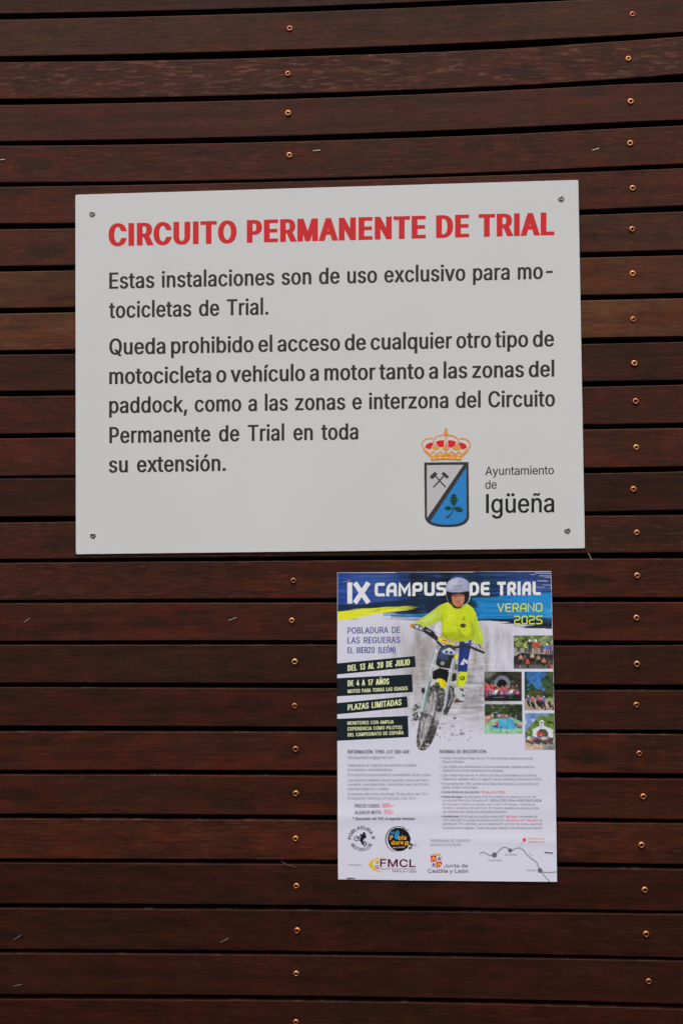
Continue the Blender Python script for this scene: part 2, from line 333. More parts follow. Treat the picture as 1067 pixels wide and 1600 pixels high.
# outlines of a plain sans-serif alphabet: character|advance|contours
GLYPHS = r"""A|479|155,199 324,199 287,302 264,372 239,456 191,302/344,142 135,142 85,0 16,0 201,509 276,509 463,0 395,0
B|456|240,452 125,452 125,285 238,285 288,296 308,309 323,326 333,348 336,372 330,403 313,429 283,446/248,231 125,231 125,57 245,57 296,63 330,80 349,105 355,137 352,161 342,184 327,203 306,218 279,228/301,4 247,0 60,0 60,509 241,509 289,504 329,491 359,469 381,442 394,410 398,374 395,344 387,320 356,286 315,267 315,262 339,257 363,245 385,227 402,203 414,173 418,136 413,100 400,67 377,39 344,18
C|510|341,5 305,-4 267,-7 205,1 150,25 104,63 70,115 48,179 40,254 48,329 70,393 104,445 150,484 205,508 267,516 340,504 373,490 402,471 427,447 448,418 463,385 473,348 408,348 389,395 357,428 315,449 267,456 223,450 184,432 150,403 125,364 109,314 103,254 109,194 125,145 151,105 184,76 223,59 267,53 315,60 357,81 389,114 408,160 473,160 463,124 448,91 428,62 402,38 373,19
D|502|60,0 60,509 225,509 294,501 353,478 399,441 433,391 455,329 462,255 455,181 433,119 398,68 351,31 291,8 219,0/125,452 125,57 215,57 272,63 318,81 354,110 379,149 394,198 399,255 394,312 379,361 354,399 320,428 275,446 221,452
E|418|375,57 375,0 60,0 60,509 372,509 372,452 125,452 125,286 355,286 355,229 125,229 125,57
F|410|125,221 125,0 60,0 60,509 369,509 369,452 125,452 125,278 346,278 346,221
G|520|377,19 326,0 269,-7 205,1 149,25 104,64 69,116 47,179 40,254 47,329 69,393 103,445 149,484 203,508 265,516 304,513 340,504 374,489 403,469 429,445 449,416 465,384 474,349 408,349 387,393 356,427 315,448 265,456 222,450 183,432 150,404 125,364 109,314 103,254 109,194 125,145 151,105 184,76 224,59 269,53 309,57 345,71 374,93 396,123 410,160 415,199 283,199 283,256 478,256 478,200 471,141 451,91 419,50
H|517|125,232 125,0 60,0 60,509 125,509 125,289 392,289 392,509 457,509 457,0 392,0 392,232
I|300|269,57 269,0 31,0 31,57 118,57 118,452 31,452 31,509 269,509 269,452 183,452 183,57
J|396|294,33 246,3 185,-7 124,3 75,33 44,81 33,145 33,173 98,173 98,145 104,104 122,74 149,56 185,50 220,56 248,74 266,104 272,145 272,509 336,509 336,145 326,81
K|466|243,288 449,0 372,0 198,245 125,167 125,0 60,0 60,509 125,509 125,334 124,242 174,303 364,509 448,509
L|393|361,57 361,0 60,0 60,509 125,509 125,57
M|628|122,0 60,0 60,509 152,509 277,187 299,123 315,73 352,187 476,509 568,509 568,0 504,0 504,327 507,436 456,291 342,0 286,0 170,291 120,435 122,328
N|523|125,291 125,0 60,0 60,509 136,509 363,151 388,107 403,76 399,157 399,509 463,509 463,0 387,0 202,290 148,381 120,431
O|533|184,76 223,59 267,53 310,59 349,76 383,105 408,144 425,194 430,254 425,314 408,365 383,404 349,433 310,450 267,456 223,450 184,433 151,404 125,364 109,314 103,254 109,194 125,144 151,105/384,25 329,1 267,-7 205,1 150,25 105,63 70,115 48,179 40,254 48,329 70,393 105,445 150,484 205,508 267,516 329,508 384,484 429,445 464,393 486,329 493,254 486,179 464,115 429,63
P|444|125,186 125,0 60,0 60,509 235,509 289,503 332,487 366,462 390,430 404,391 409,348 404,304 390,265 366,233 332,207 289,191 235,186/125,452 125,242 233,242 269,246 297,256 318,272 333,294 342,319 344,348 342,376 333,402 318,423 297,439 268,449 232,452
Q|533|184,76 223,59 267,53 310,59 318,63 245,159 313,159 365,90 383,105 408,144 425,194 430,254 425,314 408,365 383,404 349,433 310,450 267,456 223,450 184,433 151,404 125,364 109,314 103,254 109,194 125,144 151,105/356,13 329,1 267,-7 205,1 150,25 105,63 70,115 48,179 40,254 48,329 70,393 105,445 150,484 205,508 267,516 329,508 384,484 429,445 464,393 486,329 493,254 486,179 464,115 429,63 402,40 468,-48 401,-48
R|449|313,211 428,0 353,0 246,199 236,198 125,198 125,0 60,0 60,509 236,509 290,504 333,489 367,465 390,433 405,395 409,352 405,309 390,271 367,240 333,217/125,452 125,255 234,255 269,258 298,267 319,281 334,300 342,324 345,352 342,380 334,405 319,425 298,440 269,449 233,452
S|446|323,11 278,-4 224,-9 172,-4 128,9 91,31 64,60 46,96 38,137 104,137 110,110 123,88 142,71 166,59 224,49 257,52 286,60 311,74 329,92 341,114 346,139 342,161 332,179 296,205 245,222 184,239 128,260 86,289 60,326 52,372 58,413 75,448 102,476 138,498 180,511 227,516 275,511 316,498 351,476 377,449 394,415 401,378 337,378 326,412 302,437 267,453 225,459 194,456 167,448 145,435 129,418 118,398 115,376 119,352 131,334 169,308 212,293 264,279 312,264 359,238 395,198 405,171 408,139 403,99 386,64 360,34
T|448|193,0 193,452 32,452 32,509 417,509 417,452 257,452 257,0
U|517|363,15 315,-2 259,-8 203,-2 154,15 114,43 85,80 66,124 60,173 60,509 124,509 124,178 128,144 141,113 160,87 187,68 220,56 259,52 298,56 331,68 357,87 377,113 389,144 393,178 393,509 457,509 457,173 451,124 433,80 403,43
V|479|463,509 278,0 204,0 16,509 84,509 192,206 215,137 241,52 267,138 395,509
W|686|318,323 230,0 155,0 16,509 82,509 163,196 187,94 193,61 211,145 306,509 380,509 462,196 486,94 492,62 510,145 603,509 670,509 530,0 455,0 368,323 351,391 343,437 335,395
X|474|182,129 91,0 18,0 200,260 29,509 104,509 204,361 223,329 237,302 252,329 272,361 298,400 374,509 446,509 276,263 456,0 382,0 292,129 268,165 237,218 225,196
Y|472|268,208 268,0 203,0 203,208 16,509 91,509 192,344 222,292 237,260 251,293 280,344 381,509 455,509
Z|438|399,57 399,0 42,0 42,46 273,385 306,431 323,453 285,452 40,452 40,509 397,509 397,462 169,129 114,55 152,57
a|389|102,72 130,52 170,45 202,49 228,59 248,74 263,93 272,115 276,138 276,190 259,182 231,176 175,168 134,159 103,139 95,124 92,105/252,25 215,1 160,-9 126,-5 94,5 68,22 48,45 35,73 30,108 34,138 43,161 58,179 78,193 125,211 178,220 234,227 265,235 273,243 276,257 267,297 240,322 196,331 149,322 118,301 100,274 41,291 57,322 79,346 104,364 133,375 194,384 239,379 286,360 306,343 322,320 333,290 337,251 337,0 277,0 277,52 272,52
b|424|162,65 188,51 220,47 253,51 279,66 301,88 316,117 325,151 328,189 325,227 316,261 301,290 280,311 253,325 220,330 188,325 161,312 140,291 125,263 116,229 113,189 116,150 125,115 140,86/313,16 274,-2 229,-8 198,-5 172,4 138,31 118,59 112,59 112,0 53,0 53,509 114,509 114,319 118,319 137,346 171,373 197,381 229,384 274,378 313,361 345,332 370,293 385,245 390,189 385,133 370,84 346,45
c|395|306,21 261,-1 207,-8 159,-2 117,16 82,46 56,85 40,133 34,187 40,243 56,291 82,330 117,360 159,378 207,384 260,377 305,356 340,322 362,277 303,262 290,289 270,311 242,325 207,330 173,325 145,310 124,287 108,258 99,224 96,187 99,151 108,117 124,89 145,66 173,51 207,46 243,52 271,66 292,89 304,117 363,102 341,56
d|424|145,66 172,51 205,47 236,51 263,65 284,86 299,115 309,150 312,189 309,229 300,263 284,291 263,312 237,325 205,330 172,325 145,311 124,290 108,261 99,227 96,189 99,151 109,117 124,88/252,4 227,-5 195,-8 151,-2 111,16 79,45 55,84 39,133 34,189 39,245 55,293 79,332 112,361 151,378 196,384 228,381 253,373 287,346 306,319 311,319 311,509 372,509 372,0 313,0 313,59 307,59 287,31
e|404|283,4 249,-5 212,-8 161,-2 117,16 82,46 56,85 40,132 34,187 39,242 55,290 81,329 115,359 157,378 205,384 266,374 294,361 319,341 341,315 357,282 368,242 371,194 371,169 97,169 100,139 110,106 128,80 151,61 179,50 212,46 254,53 285,73 306,105 365,91 353,63 335,39 311,19/99,241 97,221 308,221 307,237 298,269 283,294 263,314 237,326 205,330 173,326 146,313 125,294 109,270
f|253|142,327 142,0 81,0 81,327 6,327 6,379 81,379 81,432 84,461 96,486 113,505 135,519 187,530 222,527 243,521 227,468 215,472 195,474 171,470 154,460 145,443 142,419 142,379 228,379 228,327
g|425|145,76 172,63 205,59 237,63 264,75 285,95 300,121 309,154 312,193 309,231 300,264 285,291 264,312 237,325 205,330 172,325 145,312 124,290 109,262 99,229 96,193 99,155 109,123 124,96/291,-136 251,-147 207,-151 168,-148 134,-140 82,-110 51,-69 101,-41 122,-66 154,-88 207,-97 249,-92 282,-75 304,-47 311,-6 311,68 306,68 287,41 252,16 227,8 195,5 152,10 113,27 80,53 55,90 39,136 34,191 39,246 55,293 80,332 112,361 152,378 196,384 228,382 253,373 288,346 308,319 313,319 313,379 372,379 372,-9 367,-54 350,-90 324,-117
h|410|126,283 117,257 114,227 114,0 53,0 53,509 114,509 114,312 124,332 152,362 187,379 227,384 264,380 295,369 321,349 341,321 353,285 357,240 357,0 296,0 296,235 290,275 273,304 246,323 210,329 184,326 161,317 141,303
i|166|114,455 100,446 84,443 67,446 54,455 44,468 41,483 44,499 54,512 67,521 84,524 100,521 114,512 123,499 126,483 123,468/114,379 114,0 53,0 53,379
j|166|114,455 100,446 83,443 67,446 53,455 44,468 41,483 44,499 53,512 67,521 83,524 100,521 114,512 123,499 126,483 123,468/50,-54 53,-29 53,379 114,379 114,-30 111,-63 102,-90 86,-113 65,-129 37,-139 4,-143 -10,-143 -10,-87 2,-87 25,-83 40,-72
k|380|201,216 372,0 294,0 154,178 114,141 114,0 53,0 53,509 114,509 114,212 121,212 284,379 360,379
l|189|181,3 162,-1 139,-2 101,3 74,20 58,47 53,84 53,509 114,509 114,99 120,62 130,54 146,52 170,54
m|609|114,238 114,0 53,0 53,379 112,379 112,306 118,323 132,346 172,376 219,386 257,380 287,361 309,331 317,307 322,321 337,343 381,375 437,386 468,383 497,372 522,354 541,328 553,296 557,255 557,0 496,0 496,254 490,289 473,313 447,326 419,330 395,328 374,320 345,290 335,247 335,0 274,0 274,260 269,288 253,311 229,326 199,330 158,320 140,307 126,289 117,266
n|409|126,283 117,257 114,227 114,0 53,0 53,379 112,379 112,307 124,332 152,362 187,379 227,384 264,380 295,369 321,349 341,321 353,285 357,240 357,0 296,0 296,235 290,275 273,304 246,323 210,329 184,326 161,317 141,303
o|415|145,66 173,51 207,46 242,51 270,66 292,89 307,117 316,151 319,187 316,224 307,258 292,287 270,310 242,325 207,330 173,325 145,310 124,287 108,258 99,224 96,187 99,151 108,117 124,89/299,16 256,-2 207,-8 159,-2 117,16 82,46 56,85 40,133 34,187 40,243 56,291 82,330 117,360 159,378 207,384 256,378 299,360 333,330 359,291 376,243 381,187 376,133 359,85 333,46
p|424|162,65 188,51 220,47 253,51 279,66 301,88 316,117 325,151 328,189 325,227 316,261 301,290 280,311 253,325 220,330 188,325 161,312 140,291 125,263 116,229 113,189 116,150 125,115 140,86/114,59 114,-143 53,-143 53,379 112,379 112,319 118,319 137,346 171,373 197,381 229,384 274,378 313,361 345,332 370,293 385,245 390,189 385,133 370,84 346,45 313,16 274,-2 229,-8 198,-5 173,4 138,31 118,59
q|424|145,66 172,51 205,47 236,51 263,65 284,86 299,115 309,150 312,189 309,229 300,263 284,291 263,312 237,325 205,330 172,325 145,311 124,290 108,261 99,227 96,189 99,151 109,117 124,88/313,379 372,379 372,-143 311,-143 311,59 306,59 287,31 252,4 227,-5 195,-8 151,-2 111,16 79,45 55,84 39,133 34,189 39,245 55,293 79,332 112,361 151,378 196,384 228,381 253,373 287,346 307,319 313,319
r|259|114,237 114,0 53,0 53,379 112,379 112,321 115,321 130,347 152,367 181,380 213,385 243,384 243,322 207,326 182,323 159,315 140,301 126,284 117,262
s|365|260,6 223,-5 182,-8 145,-5 112,3 84,18 62,38 45,63 36,94 94,107 105,79 124,60 150,49 181,45 217,50 244,62 262,81 268,103 265,121 254,136 237,147 212,155 149,170 104,186 72,208 53,237 47,274 51,305 65,332 87,354 115,370 149,381 187,384 223,381 254,372 279,358 299,339 324,290 268,277 258,298 243,316 219,328 187,333 156,329 131,317 114,299 109,277 112,258 124,243 172,223 229,209 275,194 306,171 325,142 331,107 326,75 312,47 290,24
t|227|72,52 65,93 65,327 6,327 6,379 65,379 65,471 126,471 126,379 204,379 204,327 126,327 126,98 128,76 136,61 150,53 170,50 185,51 202,54 213,2 192,-3 168,-4 125,2 92,21
u|410|257,17 222,0 182,-5 146,-1 115,11 89,31 69,59 57,95 53,139 53,379 114,379 114,144 119,105 137,75 164,56 200,50 226,53 249,62 268,77 283,97 293,122 296,153 296,379 357,379 357,0 298,0 298,73 286,47
v|389|371,379 226,0 163,0 17,379 84,379 165,155 187,87 195,59 224,155 305,379
w|567|199,0 138,0 23,379 87,379 154,137 170,64 186,135 206,214 252,379 316,379 362,214 382,136 397,66 413,135 434,214 480,379 545,379 429,0 368,0 319,172 284,309 263,225
x|378|148,85 91,0 21,0 155,195 29,379 100,379 147,306 191,233 233,306 282,379 352,379 225,192 358,0 287,0 231,85 189,155
y|389|91,-145 65,-143 47,-139 61,-86 104,-89 130,-74 151,-36 163,-1 17,379 84,379 165,155 195,60 202,87 224,155 305,379 371,379 204,-58 177,-107 139,-136
z|380|339,56 339,0 42,0 42,46 254,320 254,323 48,323 48,379 333,379 333,331 126,60 126,56
0|453|163,74 192,56 227,50 261,56 290,74 313,103 330,144 340,194 344,254 340,314 330,365 313,405 290,435 261,453 227,460 192,453 163,435 140,405 123,365 113,314 109,254 113,194 123,144 140,103/323,24 279,1 227,-7 174,1 130,24 95,62 69,113 53,178 48,254 53,330 69,395 95,447 130,484 174,508 227,516 279,508 323,484 358,447 384,395 400,330 405,254 400,178 384,113 359,62
1|453|86,427 198,509 276,509 276,55 391,55 391,0 76,0 76,55 212,55 212,448 209,448 86,358
2|453|389,57 389,0 64,0 64,47 234,229 282,282 311,327 320,371 317,397 308,419 293,436 273,449 224,460 196,457 172,447 153,433 139,413 130,390 127,362 66,362 71,405 86,442 111,473 143,496 182,511 225,516 268,511 306,497 337,474 361,445 376,411 381,372 371,318 336,259 267,180 153,60 153,57
3|453|309,12 266,-2 218,-7 173,-3 133,10 98,30 70,57 52,91 44,132 109,132 115,107 126,87 144,71 165,59 219,50 275,61 297,74 315,93 325,116 329,145 326,172 316,196 299,217 275,234 242,244 201,248 157,248 157,299 288,448 288,452 70,452 70,509 372,509 372,461 220,289 264,288 308,276 344,253 371,222 387,186 393,145 387,103 370,66 344,36
4|453|343,105 343,0 282,0 282,105 40,105 40,158 247,509 311,509 109,166 109,163 282,163 282,318 343,318 343,163 413,163 413,105
5|453|309,15 268,-1 221,-7 178,-2 140,11 108,32 83,60 66,93 60,130 122,130 127,108 138,89 173,60 221,50 250,53 276,64 298,82 314,104 324,131 328,162 324,193 314,221 297,244 275,262 248,273 218,277 167,268 128,246 67,253 96,509 366,509 366,452 151,452 134,301 178,325 229,334 263,330 294,321 321,306 345,285 364,260 379,231 388,199 391,163 385,117 369,76 343,41
6|453|174,63 198,52 226,48 254,52 279,63 299,79 314,101 324,128 327,157 324,187 314,213 299,235 279,251 254,262 226,265 198,262 174,252 153,235 138,214 128,188 125,158 128,128 138,102 153,79/310,14 271,-2 226,-7 182,-1 142,15 109,40 84,74 69,115 64,162 68,199 80,239 137,340 252,509 322,509 173,293 196,307 235,314 278,309 316,295 346,271 370,240 384,201 389,157 384,112 368,73 343,39
7|453|391,449 165,0 97,0 323,448 323,452 62,452 62,509 391,509
8|453|159,313 178,300 226,290 274,300 293,313 307,330 316,351 319,376 316,399 308,420 294,437 275,449 226,460 177,449 159,437 145,420 136,399 133,376 136,351 145,330/167,60 195,52 226,49 258,52 285,60 307,74 323,91 333,113 337,139 333,165 322,189 305,208 283,223 256,232 226,235 196,232 169,223 147,208 130,189 119,165 115,139 119,113 129,91 145,74/317,11 275,-2 226,-7 178,-2 136,11 101,33 74,62 57,96 52,135 55,166 65,195 81,220 101,241 125,256 153,265 119,282 93,308 76,342 70,380 75,417 90,450 114,477 146,498 184,511 226,516 269,511 306,498 337,477 361,450 377,417 382,380 376,342 359,308 333,282 300,267 327,256 351,241 372,220 387,195 397,166 401,135 395,96 378,62 352,33
9|453|279,446 254,457 226,460 199,457 174,446 154,429 138,407 129,381 125,352 129,322 138,295 154,274 174,257 199,247 226,243 254,247 279,257 299,273 314,295 324,321 327,350 324,381 314,407 299,429/143,494 182,510 226,516 271,510 310,494 343,468 368,434 384,393 389,347 385,309 373,270 315,168 200,0 130,0 279,216 257,202 218,195 175,199 137,214 106,237 83,269 68,307 64,352 69,397 85,436 110,469
Ñ|523|346,595 329,580 307,576 282,580 259,590 239,600 224,604 210,595 206,577 163,577 167,605 177,628 194,643 218,648 242,643 264,633 283,623 300,619 313,625 319,646 361,646 357,618/125,291 125,0 60,0 60,509 136,509 363,151 388,107 403,76 399,157 399,509 463,509 463,0 387,0 202,290 148,381 120,431
Ó|533|356,659 290,558 240,558 288,659/184,76 223,59 267,53 310,59 349,76 383,105 408,144 425,194 430,254 425,314 408,365 383,404 349,433 310,450 267,456 223,450 184,433 151,404 125,364 109,314 103,254 109,194 125,144 151,105/384,25 329,1 267,-7 205,1 150,25 105,63 70,115 48,179 40,254 48,329 70,393 105,445 150,484 205,508 267,516 329,508 384,484 429,445 464,393 486,329 493,254 486,179 464,115 429,63
í|166|173,529 107,429 57,429 104,529/114,379 114,0 53,0 53,379
ó|415|297,529 231,429 181,429 228,529/145,66 173,51 207,46 242,51 270,66 292,89 307,117 316,151 319,187 316,224 307,258 292,287 270,310 242,325 207,330 173,325 145,310 124,287 108,258 99,224 96,187 99,151 108,117 124,89/299,16 256,-2 207,-8 159,-2 117,16 82,46 56,85 40,133 34,187 40,243 56,291 82,330 117,360 159,378 207,384 256,378 299,360 333,330 359,291 376,243 381,187 376,133 359,85 333,46
ñ|409|289,466 272,451 250,446 225,450 202,460 182,470 167,475 153,466 149,448 106,448 110,476 120,498 137,513 161,518 185,514 207,504 226,494 243,490 256,496 262,517 304,517 300,488/126,283 117,257 114,227 114,0 53,0 53,379 112,379 112,307 124,332 152,362 187,379 227,384 264,380 295,369 321,349 341,321 353,285 357,240 357,0 296,0 296,235 290,275 273,304 246,323 210,329 184,326 161,317 141,303
ü|410|162,455 149,446 133,443 118,446 104,455 96,468 93,483 96,499 104,512 118,520 133,523 149,520 162,512 170,499 173,483 170,468/305,455 292,446 277,443 261,446 248,455 239,468 236,483 239,499 248,512 261,520 277,523 292,520 305,512 314,499 317,483 314,468/257,17 222,0 182,-5 146,-1 115,11 89,31 69,59 57,95 53,139 53,379 114,379 114,144 119,105 137,75 164,56 200,50 226,53 249,62 268,77 283,97 293,122 296,153 296,379 357,379 357,0 298,0 298,73 286,47
é|404|293,529 227,429 177,429 225,529/283,4 249,-5 212,-8 161,-2 117,16 82,46 56,85 40,132 34,187 39,242 55,290 81,329 115,359 157,378 205,384 266,374 294,361 319,341 341,315 357,282 368,242 371,194 371,169 97,169 100,139 110,106 128,80 151,61 179,50 212,46 254,53 285,73 306,105 365,91 353,63 335,39 311,19/99,241 97,221 308,221 307,237 298,269 283,294 263,314 237,326 205,330 173,326 146,313 125,294 109,270
á|389|278,529 212,429 162,429 210,529/102,72 130,52 170,45 202,49 228,59 248,74 263,93 272,115 276,138 276,190 259,182 231,176 175,168 134,159 103,139 95,124 92,105/252,25 215,1 160,-9 126,-5 94,5 68,22 48,45 35,73 30,108 34,138 43,161 58,179 78,193 125,211 178,220 234,227 265,235 273,243 276,257 267,297 240,322 196,331 149,322 118,301 100,274 41,291 57,322 79,346 104,364 133,375 194,384 239,379 286,360 306,343 322,320 333,290 337,251 337,0 277,0 277,52 272,52
ú|410|294,529 228,429 178,429 226,529/257,17 222,0 182,-5 146,-1 115,11 89,31 69,59 57,95 53,139 53,379 114,379 114,144 119,105 137,75 164,56 200,50 226,53 249,62 268,77 283,97 293,122 296,153 296,379 357,379 357,0 298,0 298,73 286,47
.|187|128,9 113,-1 95,-4 78,-1 63,9 53,24 50,41 53,59 63,73 78,83 95,87 113,83 128,73 138,59 141,41 138,24
,|187|137,71 84,-119 38,-119 68,71
:|187|128,284 113,274 95,271 78,274 63,284 53,299 50,316 53,334 63,349 78,359 95,362 113,359 128,349 138,334 141,316 138,299/128,9 113,-1 95,-4 78,-1 63,9 53,24 50,41 53,59 63,73 78,83 95,87 113,83 128,73 138,59 141,41 138,24
;|187|136,284 121,274 103,271 86,274 71,284 61,299 58,316 61,334 71,349 86,359 103,362 121,359 136,349 146,334 149,316 146,299/137,71 84,-119 38,-119 68,71
-|453|114,188 114,244 337,244 337,188
*|453|246,331 250,223 201,223 206,331 114,272 89,315 186,365 89,415 114,459 206,400 201,509 250,509 246,400 337,459 362,415 266,365 362,315 337,272
%|676|540,509 191,0 132,0 482,509/464,53 479,39 501,35 523,39 538,53 546,73 549,95 549,120 538,162 524,176 501,180 479,176 464,162 456,142 453,120 453,95 455,73/555,5 531,-6 501,-10 471,-6 446,5 426,21 412,43 403,68 400,95 400,120 403,147 412,172 427,194 447,210 471,221 501,225 531,221 556,210 576,194 590,172 598,147 601,120 601,95 598,68 589,43 575,21/138,346 153,332 175,327 198,332 212,346 221,365 223,388 223,412 213,454 198,468 175,473 153,468 138,454 130,435 127,412 127,388 130,365/230,297 205,286 175,283 146,286 121,297 101,314 86,335 78,360 75,388 75,412 78,440 87,464 101,486 121,503 146,513 175,517 206,513 230,503 250,486 264,464 273,440 276,412 276,388 273,360 264,335 250,314
(|273|111,55 95,131 89,207 101,324 132,441 177,539 236,539 191,428 161,313 151,207 160,115 188,16 236,-96 177,-96 139,-21
)|273|134,-22 97,-96 37,-96 86,18 113,116 122,207 112,313 82,428 37,539 97,539 142,441 173,323 184,207 178,130 161,53
@|676|279,81 301,69 329,65 359,68 382,78 400,95 412,118 422,185 419,221 411,249 399,269 381,282 331,292 305,288 283,277 265,260 252,239 242,185 251,125 262,101/464,-120 411,-131 355,-135 284,-130 221,-114 167,-88 122,-53 87,-8 61,46 45,109 40,179 46,248 61,309 87,363 123,408 167,444 220,470 281,486 349,492 415,486 472,469 522,442 562,407 594,366 617,319 631,268 635,215 631,142 615,76 599,49 579,28 551,15 517,11 476,17 441,36 429,50 423,68 420,68 408,48 388,30 361,17 326,13 285,18 251,35 224,62 204,96 192,137 188,182 193,226 207,265 228,297 257,322 291,338 330,343 360,340 385,331 416,306 419,306 419,335 474,335 474,110 476,91 485,74 499,63 518,59 540,63 557,76 568,97 576,127 581,215 577,259 567,301 548,339 523,373 490,402 450,424 402,438 347,442 292,438 242,424 199,402 164,372 135,334 115,289 102,236 98,178 102,119 115,66 135,21 165,-17 201,-46 246,-68 298,-81 357,-85 412,-80 458,-69 489,-59 504,-107
€|463|361,502 394,486 423,463 398,409 366,433 329,450 288,456 248,450 213,433 183,404 161,365 150,329 364,329 341,279 143,279 141,254 143,229 321,229 298,179 150,179 161,144 183,104 213,76 248,59 288,53 329,59 365,74 396,96 422,43 393,21 361,6 325,-4 288,-7 230,1 179,25 137,63 105,115 85,179 16,179 34,229 80,229 78,254 80,279 16,279 34,329 85,329 105,393 137,445 179,484 230,508 288,516 325,512
º|334|121,283 142,273 167,269 193,273 214,283 230,299 241,319 250,368 241,419 230,439 214,455 193,465 167,468 142,465 121,455 105,439 94,419 85,368 94,319 105,299/242,239 207,225 167,221 127,225 93,239 64,262 43,291 30,327 26,368 30,410 43,447 64,476 93,498 127,512 167,517 207,512 242,498 270,476 291,447 304,410 309,368 304,327 291,291 270,261
/|249|14,-76 178,533 235,533 71,-76"""
GLYPH = {}
for row in GLYPHS.split('\n'):
    ch, adv, cs = row[0], *row[2:].split('|', 1)
    GLYPH[ch] = (float(adv) - 15, [[tuple(map(float, p.split(','))) for p in c.split(' ')] for c in cs.split('/')])
bar = lambda x0, x1, y0, y1: [(x0, y0), (x0, y1), (x1, y1), (x1, y0)]
GLYPH['I'] = (171.0, [bar(61, 125, 0, 509)])
GLYPH['l'] = (151.0, [bar(53, 113, 0, 541)])
GLYPH['1'] = (348.0, [[(86, 427), (198, 509), (276, 509), (276, 0), (212, 0), (212, 448), (209, 448), (86, 358)]])

def area(c):
    return sum(c[i - 1][0] * c[i][1] - c[i][0] * c[i - 1][1] for i in range(len(c))) / 2

def inside(p, c):
    r = False
    for i in range(len(c)):
        (x0, y0), (x1, y1) = c[i - 1], c[i]
        if (y0 > p[1]) != (y1 > p[1]) and p[0] < (x1 - x0) * (p[1] - y0) / (y1 - y0) + x0: r = not r
    return r

def layout(s, width, cap, stem, hbar, space):
    """x scale that makes the string 'width' wide with cap height, stem and bar thickness given (all in px)."""
    n = len(s); adv = sum(space * cap / 1 if c == ' ' else 0 for c in s)
    raw = sum(GLYPH[c][0] for c in s if c != ' '); k = sum(c != ' ' for c in s)
    first, last = GLYPH[s[0]], GLYPH[s[-1]]
    lsb = min(p[0] for c in first[1] for p in c); rsb = last[0] - max(p[0] for c in last[1] for p in c)
    sx = (width - adv) / raw
    for _ in range(12):
        ox = (stem * cap - 64 * sx) / 2
        sx = (width - adv - (k - 1) * 2 * ox * .8 - 2 * ox) / (raw - lsb - rsb)
    return sx, (stem * cap - 64 * sx) / 2, lsb

def crossing(p, S):
    x, y = p; w = 0
    for (x0, y0), (x1, y1) in S:
        if (y0 <= y) != (y1 <= y) and x0 + (y - y0) / (y1 - y0) * (x1 - x0) > x: w += 1 if y1 > y0 else -1
    return w

def union(cs, seed=0):
    """Outline of everything covered by the contours (thickened strokes may fold over themselves)."""
    jr = random.Random(3 + seed); J = 1e-5
    cs = [[(p[0] + jr.uniform(-J, J), p[1] + jr.uniform(-J, J)) for p in c] for c in cs]
    S = [(c[i - 1], c[i]) for c in cs for i in range(len(c))]
    A_ = np.array([a for a, b in S]); D = np.array([b for a, b in S]) - A_; out = []
    for i in range(len(S)):
        den = D[i][0] * D[:, 1] - D[i][1] * D[:, 0]; ok = np.abs(den) > 1e-14; dn = np.where(ok, den, 1)
        q = A_ - A_[i]; t = (q[:, 0] * D[:, 1] - q[:, 1] * D[:, 0]) / dn; u = (q[:, 0] * D[i][1] - q[:, 1] * D[i][0]) / dn
        ts = sorted([0., 1.] + [float(x) for x in t[ok & (t > 1e-7) & (t < 1 - 1e-7) & (u > 1e-7) & (u < 1 - 1e-7)]])
        for t0, t1 in zip(ts[:-1], ts[1:]):
            p, e = A_[i] + D[i] * t0, A_[i] + D[i] * t1; L = np.hypot(*(e - p))
            if L < 1e-9: continue
            nn = np.array((-(e - p)[1], (e - p)[0])) / L * 2e-5; mid = (p + e) / 2
            l, rr = crossing(mid + nn, S) != 0, crossing(mid - nn, S) != 0
            if l != rr: out.append((tuple(p), tuple(e)) if rr else (tuple(e), tuple(p)))
    loops = []
    while out:
        p, q = out.pop(); loop = [p]
        while math.hypot(q[0] - p[0], q[1] - p[1]) > 1e-7:
            loop.append(q)
            if not out: break
            k = min(range(len(out)), key=lambda k: (out[k][0][0] - q[0]) ** 2 + (out[k][0][1] - q[1]) ** 2)
            if math.hypot(out[k][0][0] - q[0], out[k][0][1] - q[1]) > .02: break
            q = out.pop(k)[1]
        R = []
        for v in loop:
            if not R or math.hypot(v[0] - R[-1][0], v[1] - R[-1][1]) > 1e-3: R.append(v)
        if len(R) > 2 and abs(area(R)) > 2e-4: loops.append(R)
    return loops

SHAPES = {}
def glyph_shape(ch, cond, stem, hbar):
    """Outline of a letter for cap height 1, condensed by 'cond', with the stem and bar thickness asked for."""
    key = (ch, round(cond / .06), stem, hbar)
    if key not in SHAPES:
        cq = key[1] * .06; ox = (stem - 64 / 509 * cq) / 2; oy = max((hbar - 58 / 509) / 2, -.02); sy = (1 - 2 * oy) / 509; sx = cq / 509
        cs = [[tuple(p + mv + np.array((0, oy))) for p, mv in fatten_signed([(a * sx, b * sy) for a, b in c], ox, oy)] for c in GLYPH[ch][1]]
        ink_area = lambda L: -sum(area(c) for c in L)
        for trial in range(6):
            lp = union(cs, trial)
            if ink_area(lp) > .8 * ink_area(cs): break
        else: lp = cs
        outs = [c for c in lp if area(c) < 0]; holes = [c for c in lp if area(c) > 0]
        SHAPES[key] = (cq, [(o, [h for h in holes if inside(h[0], o)]) for o in outs])
    return SHAPES[key]

